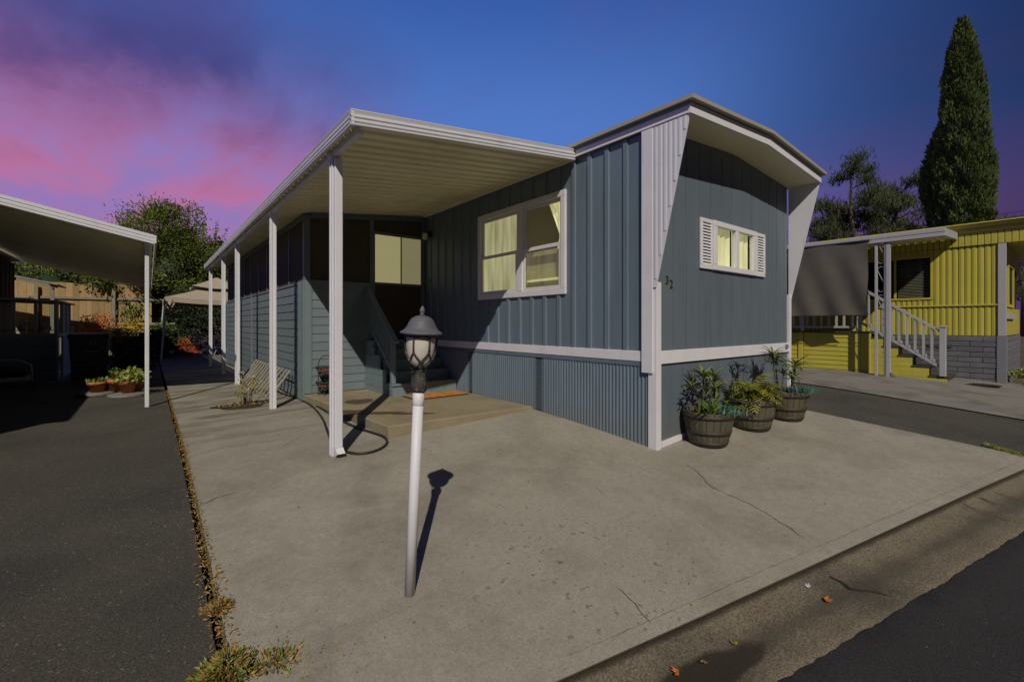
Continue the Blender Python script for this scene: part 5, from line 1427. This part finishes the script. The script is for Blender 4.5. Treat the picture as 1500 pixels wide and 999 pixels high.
part('frieze_rail', 'yellow_wood', yh, lambda m: m.cbox(YX-.065, YX-.005, -2.36, YY1, 3.362, 3.42, .005))
part('eave', 'yellow_wood', yh, lambda m: m.cbox(YX-.16, YX+.05, -2.46, YY1, 3.47, 3.53, .006))
part('roof', 'yellow_wood', yh, lambda m: m.extrude([(YX-.20, -2.5, 3.535), (YX+3.9, -2.5, 3.535), (YX+3.9, -2.5, 3.56), (YX+1.85, -2.5, 3.72), (YX-.20, -2.5, 3.56)], (0, YY1+2.6, 0)))
part('cornice', 'yellow_metal', yh, lambda m: m.box(YX-.045, YX+.02, -2.36, YY1, 3.422, 3.468))
part('corner_trim', 'grey_trim', yh, lambda m: m.cbox(YX-.045, YX+.03, -1.975, -1.853, YS, YT, .004)).data.materials[0] = MATS['rail_white']
# street face, set back under the overhang
part('front_wall', 'yellow_metal', yh, lambda m: (m.box(YX+.031, YX+.45, YY0+.02, YY0+.06, YS, YT), m.box(YX+.45, YX+3.6, YY0+.02, YY0+.06, YS, 1.75), m.box(YX+.45, YX+3.6, YY0+.02, YY0+.06, 2.72, YT)))
part('front_soffit', 'yellow_wood', yh, lambda m: m.box(YX-.0, YX+3.6, -2.36, YY0+.06, YT+.006, YT+.03))
part('front_frieze', 'yellow_wood', yh, lambda m: m.box(YX-.004, YX+3.6, -2.40, -2.362, YT+.006, 3.36))
fw = part('window', 'yellow_wood', yh, lambda m: (m.box(YX+.46, YX+.55, YY0-.01, YY0+.02, 1.76, 2.71), m.box(YX+1.6, YX+1.69, YY0-.01, YY0+.02, 1.76, 2.71), m.box(YX+.55, YX+1.6, YY0-.008, YY0+.02, 2.65, 2.71), m.box(YX+.55, YX+1.6, YY0-.008, YY0+.02, 1.76, 1.82)))
part('pane', 'interior_dark', fw, lambda m: m.box(YX+.551, YX+1.599, YY0+.022, YY0+.03, 1.77, 2.70)); part('sill', 'rail_white', fw, lambda m: m.box(YX+.20, YX+1.75, YY0-.03, YY0+.019, 1.50, 1.62))
part('shell', 'interior_dark', yh, lambda m: m.box(YX+.30, YX+3.58, YY0+.08, YY1, .25, 3.45))
# side window with a blind
wy0, wy1, wz0, wz1 = YW
sw = part('window', 'yellow_wood', yh, lambda m: (m.box(YX-.032, YX+.02, wy0, wy1, wz1-.045, wz1-.001), m.box(YX-.032, YX+.02, wy0, wy1, wz0+.001, wz0+.045), m.box(YX-.033, YX+.02, wy0+.001, wy0+.045, wz0+.046, wz1-.046), m.box(YX-.033, YX+.02, wy1-.045, wy1-.001, wz0+.046, wz1-.046), m.box(YX-.025, YX+.02, -.18, -.14, wz0+.046, wz1-.046)))
part('pane', 'glass', sw, lambda m: m.box(YX-.004, YX, wy0+.045, wy1-.045, wz0+.046, wz1-.046))
first = None
for k in range(24):
    z = wz0+.07+k*.036
    if first is None: first = part('blind_slat', 'weathered_wood', sw, lambda m: m.extrude([(YX+.050, wy0+.06, z), (YX+.075, wy0+.06, z+.016), (YX+.076, wy0+.06, z+.014), (YX+.051, wy0+.06, z-.002)], (0, .58, 0)))
    else: copy_piece(first, (0, 0, k*.036))
part('room', 'interior_dark', sw, lambda m: m.box(YX+.25, YX+.27, wy0-.2, wy1+.2, wz0-.2, wz1+.05))
# grey block skirting: courses of long blocks
for k in range(9):
    z0 = .10+k*.114; yy = -1.96+.0
    o = 0 if k % 2 else -.2
    yb = -1.83
    while yb < .3:
        L_ = .40; y1 = min(yb+L_+(o if yb == -1.83 else 0), .3)
        part('skirt_block', 'grey_block', yh, lambda m: m.cbox(YX-.045+rng.uniform(-.006, .006), YX+.02, yb+.003, y1-.003, z0+.004, min(z0+.110, YS-.004), .008)); yb = y1
part('skirt_backing', 'vent_dark', yh, lambda m: m.box(YX-.02, YX+.03, -1.85, 14, .05, YS-.002))
part('skirt_post', 'grey_trim', yh, lambda m: m.cbox(YX-.06, YX+.05, -1.985, -1.835, .05, YS-.003, .006))
for k in range(9):
    part('skirt_block', 'grey_block', yh, lambda m: m.cbox(YX+.052, YX+3.5, YY0+.0, YY0+.05, .08+k*.116, .188+k*.116, .008))
part('vent', 'vent_dark', yh, lambda m: m.box(YX-.056, YX-.050, -1.15, -.75, .86, .93))
for k in range(4): part('vent_cross', 'grey_block', yh, lambda m: (m.bar((YX-.058, -1.14+k*.1, .862), (YX-.058, -1.05+k*.1, .928), .008, .012, (1, 0, 0)), m.bar((YX-.060, -1.14+k*.1, .928), (YX-.060, -1.05+k*.1, .862), .008, .012, (1, 0, 0))))
# awning
yc = thing('entry_awning', 'white awning on iron scroll posts shading the yellow home entry', 'awning', (8.8, 1.5, .25))
def yz(x): return 3.17+(x-8.1)*.055
first = None; yy = -1.22
while yy < 4.6:
    pr = [(0, 0), (.09, 0), (.10, .04), (.14, .04), (.148, 0), (.148, .006), (.143, .046), (.097, .046), (.087, .006), (0, .006)]
    if first is None: first = MB().extrude([(8.12, yy+a, yz(8.12)+.02+b) for a, b in pr], (1.42, 0, 1.42*.055)).build('roof_pan', 'ceiling_metal', yc)
    else: copy_piece(first, (0, yy+1.22, 0))
    yy += .15
part('fascia', 'rail_white', yc, lambda m: m.cbox(8.075, 8.11, -1.25, 4.7, 3.165, 3.246, .006)); part('upper_fascia', 'rail_white', yc, lambda m: m.cbox(8.068, 8.11, -1.25, 4.7, 3.252, 3.335, .006))
part('fascia', 'rail_white', yc, lambda m: m.extrude([(8.111, -1.25, yz(8.11)), (9.53, -1.25, yz(9.53)), (9.53, -1.25, yz(9.53)+.155), (8.111, -1.25, yz(8.11)+.155)], (0, .03, 0)))
for (y_, w) in ((-.335, .036), (-.125, .024), (1.62, .026)):
    po = part('post', 'rail_white', yc, lambda m: m.cbox(8.11, 8.11+2*w, y_-w, y_+w, T(8.1, y_)-.01, 3.164, .004))
part('post', 'grey_trim', yc, lambda m: m.cbox(8.111, 8.160, -.290, -.262, T(8.1, -.3)-.01, 3.164, .004))
for k in range(4):
    zc = .9+k*.62
    part('scroll_bar', 'rail_white', yc, lambda m: m.bar((8.135, -.15, zc+.42), (8.135, -.262, zc+.14), .008, .014))
    part('scroll', 'rail_white', yc, lambda m: m.tube([(8.135, -.206+.045*math.cos(a), zc+.045*math.sin(a)) for a in np.linspace(math.pi, 2*math.pi, 9)], .006, 5))
    part('scroll', 'rail_white', yc, lambda m: m.tube([(8.135, -.206+.045*math.cos(a), zc-.16+.045*math.sin(a)) for a in np.linspace(0, math.pi, 9)], .006, 5))
def shoe2(m): m.extrude([(8.10, -.38, .25), (8.17, -.38, .25), (8.17, -.38, .31), (8.10, -.38, .35)], (0, -.08, -.06))
part('downspout_shoe', 'grey_trim', yc, shoe2)
# shade cloth
def cloth():
    y0, y1, z0, z1 = .0, 1.62, 1.585, 3.22
    r = thing('shade_cloth', 'grey brown shade cloth hanging from the entry awning', 'shade cloth', (8.05, .8, z0))
    def fn(u, v):
        z = z0+(z1-z0)*v; s = (1-v)
        return (8.035+.022*math.sin(u*17+s*6)*s**.6+.016*math.sin(u*9-s*4)+.05*max(0, 1-u*5)*s*math.sin(s*7), y0+(y1-y0)*u+.02*s*math.sin(v*9), z+.01*math.sin(u*5))
    part('cloth', 'shade_cloth', r, lambda m: m.grid(fn, 50, 34), True)
    part('roller', 'iron_black', r, lambda m: m.tube([(8.04, y0-.03, z1+.02), (8.04, y1+.1, z1+.02)], .022, 8))
    part('hem_bar', 'iron_black', r, lambda m: m.tube([(8.035, y0, z0), (8.035, y1, z0)], .010, 6))
cloth()
# deck and stairs
dk = thing('entry_deck', 'yellow sided deck with white balustrade behind the shade cloth', 'deck', (8.9, 2.4, .25))
DX, DZ = 8.52, 1.20
for k in range(9):
    z0 = .20+k*.108
    for (a, b) in ((.36, 1.42), (1.56, 4.6)):
        part('skirt_board', 'yellow_wood', dk, lambda m: m.extrude([(DX-.002, a, z0), (DX-.018, a, z0), (DX-.006, a, z0+.112), (DX+.004, a, z0+.112)], (0, b-a, 0)))
for y_ in (.30, 1.49): part('skirt_post', 'yellow_wood', dk, lambda m: m.cbox(DX-.035, DX+.03, y_-.055, y_+.055, .18, DZ-.02, .005))
part('corner_upright', 'yellow_wood', dk, lambda m: m.cbox(DX-.035, DX+.03, .06, .24, .18, DZ-.02, .005))
part('floor', 'tread_dark', dk, lambda m: m.box(DX-.05, YX-.05, .07, 4.6, DZ-.019, DZ+.01))
for y_ in (.28, 1.45, 2.9, 4.5): part('rail_post', 'rail_white', dk, lambda m: m.cbox(DX-.04, DX+.04, y_-.04, y_+.04, DZ+.011, 2.25, .004))
part('top_rail', 'rail_white', dk, lambda m: m.cbox(DX-.04, DX+.04, .32, 4.46, 2.10, 2.16, .004)); part('bottom_rail', 'rail_white', dk, lambda m: m.cbox(DX-.03, DX+.03, .32, 4.46, DZ+.09, DZ+.14, .004))
first = None
for k in range(26):
    y_ = .42+k*.155
    if first is None: first = part('baluster', 'rail_white', dk, lambda m: m.box(DX-.02, DX+.02, y_-.02, y_+.02, DZ+.141, 2.099))
    else: copy_piece(first, (0, k*.155, 0))
st = thing('entry_stairs', 'yellow sided stairs with dark treads and white balustrade', 'stairs', (9.0, -.6, .2))
ys2 = [-1.22, -.935, -.665, -.425, -.16, .06]; zs2 = [.17, .30, .50, .71, .90, 1.10]
for k in range(5):
    z1 = zs2[k+1]
    part('tread', 'tread_dark', st, lambda m: m.cbox(DX-.02, YX-.1, ys2[k]-.02, ys2[k+1]+.015, z1-.035, z1, .004)); part('riser', 'tread_dark', st, lambda m: m.box(DX+.02, YX-.12, ys2[k]+.01, ys2[k]+.03, zs2[k]-.03, z1-.036))
    h = (z1-.036-.16)
    nbd = max(1, round(h/.10))
    for j in range(nbd):
        part('side_board', 'yellow_wood', st, lambda m: m.box(DX-.004*(j % 2)-.006, DX+.018, ys2[k]+.002, ys2[k+1] if k < 4 else .058, .155+j*h/nbd+.001, .155+(j+1)*h/nbd-.001))
part('newel', 'rail_white', st, lambda m: m.cbox(DX-.05, DX+.05, -1.20, -1.10, .301, 1.32, .005)); part('newel_cap', 'rail_white', st, lambda m: m.cbox(DX-.065, DX+.065, -1.215, -1.085, 1.321, 1.355, .008))
def rl(y_, o): return o+(y_+1.1)*(2.0-1.22)/(1.1-.26+.0)*.93
part('handrail', 'rail_white', st, lambda m: m.bar((DX, -1.10, 1.24), (DX, .24, 2.22), .06, .05)); part('lower_rail', 'rail_white', st, lambda m: m.bar((DX, -1.10, .50), (DX, .24, 1.42), .04, .05))
for k in range(9):
    y_ = -.98+k*.135; zl = .50+(y_+1.1)*.92/1.34; zh = 1.24+(y_+1.1)*.98/1.34
    bl = part('baluster', 'rail_white', st, lambda m: m.box(DX-.02, DX+.02, y_-.02, y_+.02, zl+.03, zh-.025)); part('foot_block', 'rail_white', bl, lambda m: m.box(DX-.026, DX+.026, y_-.055, y_-.021, zl+.0, zl+.075))
mp_ = on_ground(1425, 562)
def oval(m): m.lathe([(.30, 0), (.31, .006), (.30, .012)], 26, (0, 0, 0)); m.v = [(v[0]*.75+8.75, v[1]*1.05-1.66, v[2]+T(8.75, -1.66)+.004) for v in m.v]
tag(part('entry_mat', 'rubber_black', None, oval), 'black oval rubber mat on the pale paving by the grey skirting', 'mat')
def bricks():
    r = thing('brick_edging', 'stacked red brick edging at the corner of the grey skirting', 'brick edging', (9.75, -2.25, .1)); k = 0
    for row in range(3):
        for j in range(3):
            part('brick', 'brick_red', r, lambda m: m.cbox(9.70+j*.21+(.1 if row % 2 else 0), 9.90+j*.21+(.1 if row % 2 else 0), -2.40, -2.30, .05+row*.072, .118+row*.072, .006))
    bushy(Vector((10.0, -2.18, .26)), 260, .25, .12, .07, 'leaf_lime', 'bright green plant behind the red brick edging', 'leafy_plant')
bricks()
gs = []
for k in range(420):
    t = rng.random(); px = 1440+60*t; p = on_ground(px, 651+(px-1440)*.29+rng.gauss(0, 1.0)); gs.append((p[0], p[1], T(p[0], p[1])+.0))
tag(leaves('joint_grass', 'leaf_lime', None, gs, nrg.uniform(.015, .045, len(gs)), .25, [(rng.gauss(0, .5), rng.gauss(0, .5), .8) for _ in gs]), 'green grass in the joint between the driveway and the asphalt strip', 'grass', kind='stuff')

# ================================================================== TREES
def limb(m, p, d, ln, r, depth, tips, spread=.6):
    q = p+d*ln; mid = p.lerp(q, .5)+Vector((rng.gauss(0, .06), rng.gauss(0, .06), rng.gauss(0, .03)))*ln
    m.tube([p, mid, q], [r, r*.8, r*.6], 6, False); tips.append((q, depth))
    if depth:
        for k in range(rng.choice((2, 3))):
            nd = (d+Vector((rng.gauss(0, spread), rng.gauss(0, spread), rng.gauss(.12, spread*.6)))).normalized(); limb(m, q if k else mid, nd, ln*rng.uniform(.6, .8), r*.55, depth-1, tips, spread)
def leafy_tree(x, y, label, h, crown, n, size, mat, name='leafy_tree', shoots=0, trunk_r=.2, clumps=60):
    r = thing(name, label, 'tree', (x, y, 0)); base = Vector((x, y, -.2)); tips = []
    mt_ = MB(); mt_.tube([base, base+Vector((.1, .05, h*.2)), base+Vector((.0, .1, h*.38))], [trunk_r*1.2, trunk_r, trunk_r*.8], 9)
    for k in range(7):
        a = 2.4*k; limb(mt_, base+Vector((0, .08, h*(.24+.02*k))), Vector((math.cos(a)*.7, math.sin(a)*.7, .75)).normalized(), h*.2, trunk_r*.5, 2, tips)
    mt_.build('trunk', 'bark', r, True)
    cz, rx, rz = crown; P = []; D = []
    for k in range(clumps):
        u = Vector((rng.gauss(0, 1), rng.gauss(0, 1), rng.gauss(0, 1))).normalized(); f = rng.uniform(.35, 1.0)
        c = np.array((x+u.x*rx*f, y+u.y*rx*f, cz+u.z*rz*f)); m = n//clumps; s = rx*rng.uniform(.11, .21)
        P.append(c+nrg.normal(size=(m, 3))*np.array([s, s, s*.75])); D.append(np.tile(np.array(u)*.5+np.array([0, 0, -.1]), (m, 1)))
    for k in range(shoots):                                         # upright shoots that break the outline
        a = rng.uniform(0, 6.28); f = rng.uniform(.2, .95); c = np.array((x+rx*f*math.cos(a), y+rx*f*math.sin(a), cz+rz*math.sqrt(max(0, 1-f*f))*.9)); L_ = rng.uniform(.5, 1.5); t = nrg.random(34)
        P.append(c+(t[:, None]*1.15-.15)*np.array([rng.gauss(0, .18), rng.gauss(0, .18), 1])*L_*.8+nrg.normal(size=(34, 3))*.045); D.append(np.tile(np.array([0, 0, .6]), (34, 1)))
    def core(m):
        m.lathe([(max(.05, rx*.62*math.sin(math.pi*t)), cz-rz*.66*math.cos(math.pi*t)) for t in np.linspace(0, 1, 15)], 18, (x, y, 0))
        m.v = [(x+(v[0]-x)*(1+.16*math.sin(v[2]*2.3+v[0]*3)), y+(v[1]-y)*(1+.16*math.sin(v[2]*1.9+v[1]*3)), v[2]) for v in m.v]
    part('shade_core', 'leaf_dark', r, core, True)  # dark solid added inside: hides sky, paints the inner shade of the crown
    P = np.concatenate(P); D = np.concatenate(D)
    leaves('crown', mat, r, P, nrg.uniform(.7, 1.3, len(P))*size, .55, D*2, .1)
tx = pt(252, 400, 25.5)
leafy_tree(tx[0], tx[1], 'broad leafy green tree with upright shoots behind the beige gazebo', 8.0, (4.3, 2.7, 3.5), 80000, .115, 'leaf_tree', shoots=50, clumps=190)
t2 = pt(188, 430, 21.5)
leafy_tree(t2[0], t2[1], 'smaller green tree overhanging the board fence by the carport post', 5.2, (3.1, 1.5, 1.8), 9000, .14, 'leaf_tree', shoots=14, clumps=40, trunk_r=.13)
t3 = pt(75, 420, 30)
leafy_tree(t3[0], t3[1], 'green tree top showing over the fence above the lean-to roof', 6.5, (3.9, 2.6, 1.4), 7000, .2, 'leaf_tree', shoots=8, clumps=34, trunk_r=.15)
for (px, d, h, lb) in ((335, 60, 13, 'hillside tree beyond the leafy tree and the porch roof'), (215, 70, 8, 'far hillside tree behind the leafy tree')):
    t_ = pt(px, 400, d); leafy_tree(t_[0], t_[1], lb, h, (h*.6, h*.33, h*.4), 6000, .4, 'leaf_dark', 'hillside_tree', clumps=40)
# two upright cypresses grown together
def cypress(px, d, prof, n, label, seed):
    c = pt(px, 474, d); k = d/FP; r = thing('cypress_tree', label, 'tree', (c[0], c[1], 0))
    off = math.cos(math.atan((px-750)/FP)); zz = np.array([1.4+(474-y)*k for y, w in prof]); rr = np.array([w*k*off*.96 for y, w in prof])
    part('trunk', 'bark', r, lambda m: m.tube([(c[0], c[1], -.2), (c[0], c[1], zz[0]*.75)], [.25, .08], 8), True)
    o = np.argsort(zz); zz = zz[o]; rr = rr[o]
    zs_ = np.linspace(zz[0], zz[-1], 60); R_ = np.interp(zs_, zz, rr)
    part('shade_core', 'leaf_dark', r, lambda m: m.lathe([(max(.02, a*.80), z) for a, z in zip(R_, zs_)], 20, (c[0], c[1], 0)), True)  # added dark core: stops see-through and stands in for inner shade
    w = R_+.05; cum = np.cumsum(w)/w.sum(); z = np.interp(nrg.random(n), cum, zs_); ra = np.interp(z, zz, rr)
    a = nrg.uniform(0, 2*math.pi, n)
    lump = 1+.09*np.sin(5*a+z*1.9)+.07*np.sin(9*a-z*3.1)+.06*np.sin(3*a+z*5.3)+.05*np.sin(14*a+z*7)
    q = ra*lump*(1-.20*nrg.random(n)**2)
    P = np.stack([c[0]+q*np.cos(a), c[1]+q*np.sin(a), z], 1); D = np.stack([np.cos(a)*.45, np.sin(a)*.45, np.full(n, 1.0)], 1)
    leaves('crown', 'leaf_cypress', r, P, nrg.uniform(.11, .25, n), .34, D)
cypress(1410, 20.5, [(30, 4), (45, 10), (70, 19), (115, 28), (160, 33), (190, 36), (230, 41), (262, 45), (300, 44), (335, 43), (400, 40), (470, 34)], 52000, 'tall dense cypress tree rising behind the yellow home', 3)
cypress(1374, 21.5, [(195, 3), (215, 12), (240, 20), (266, 26), (290, 25), (312, 15), (360, 12), (470, 9)], 12000, 'shorter dark cypress pressed against the tall cypress', 5)
def pine(px, d, ytop, spread, label, n=6000):
    c = pt(px, 474, d); k = d/FP; h = 1.4+(474-ytop)*k; r = thing('pine_tree', label, 'tree', (c[0], c[1], 0)); tips = []; m = MB(); b = Vector((c[0], c[1], -.2))
    tr = [b, b+Vector((rng.gauss(0, .3), rng.gauss(0, .3), h*.35)), b+Vector((rng.gauss(0, .5), rng.gauss(0, .5), h*.7)), b+Vector((rng.gauss(0, .5), rng.gauss(0, .5), h*.93))]
    m.tube(tr, [.26, .2, .13, .05], 7)
    cl = []
    for j in range(40):
        f = rng.uniform(.28, .97); p = tr[1].lerp(tr[2], (f-.35)/.35) if f < .7 else tr[2].lerp(tr[3], (f-.7)/.27)
        a = rng.uniform(0, 6.28); L_ = spread*k*(1.25-.72*f)*rng.uniform(.4, 1.15); q = p+Vector((math.cos(a)*L_, math.sin(a)*L_, L_*rng.uniform(.0, .45)))
        m.tube([p, p.lerp(q, .5)+Vector((0, 0, .1*L_)), q], [.06, .04, .015], 5, False); cl += [q, p.lerp(q, .72)+Vector((0, 0, .15))]
    cl.append(tr[3])
    m.build('trunk', 'bark', r, True)
    P = []; D = []
    for q in cl:
        nn = n//len(cl); s = rng.uniform(.20, .40); P.append(np.array(q)+nrg.normal(size=(nn, 3))*np.array([s*1.05, s*1.05, s*.72])); D.append(np.tile(np.array([0, 0, .7]), (nn, 1)))
    P = np.concatenate(P); D = np.concatenate(D)
    leaves('crown', 'leaf_pine', r, P, nrg.uniform(.22, .45, len(P)), .16, D)
pine(1255, 32, 228, 75, 'open crowned pine tree next to the white gable wing', 12000); pine(1330, 33, 246, 62, 'open crowned pine tree beside the cypress', 10000)
pine(1212, 34, 290, 45, 'short pine tree half hidden by the white gable wing', 6000); pine(1300, 38, 280, 60, 'low pine tree between the two taller pines', 7000)
pine(1478, 40, 313, 26, 'small far pine top above the yellow roof', 3500); pine(1500, 42, 308, 26, 'small far pine crown right of the far pine top', 3000)
# power lines beyond the yellow home
for k, y_ in enumerate((336, 343, 350)):
    a = Vector(pt(1150, y_+4, 22)); b = Vector(pt(1480, y_-24, 22))
    tag(MB().tube([a.lerp(b, t)+Vector((0, 0, -.25*math.sin(math.pi*t))) for t in np.linspace(-.3, 1.3, 22)], .012, 4).build('power_line', 'rubber_black', None), ('upper', 'middle', 'lower')[k]+' black power line crossing in front of the pines', 'power line', 'power lines behind the yellow home')
# hill far behind
def hill():
    mb = MB(); n = 60
    def fn(u, v):
        px = -900+u*1750; d = 260+v*160; p = pt(px, 474, d)
        e = math.sin(math.pi*min(1, v*1.0)*.5)
        crest = (474-338)/FP*330*(1+.04*math.sin(u*17)+.03*math.sin(u*41+1))
        fade = min(1, (1-u)*3.0)
        return (p[0], p[1], -2+crest*e*fade+1.2*math.sin(u*90+v*20))
    mb.grid(fn, 140, 24); return mb.build('hill', 'hill_scrub', None, True, 'structure')
hill()
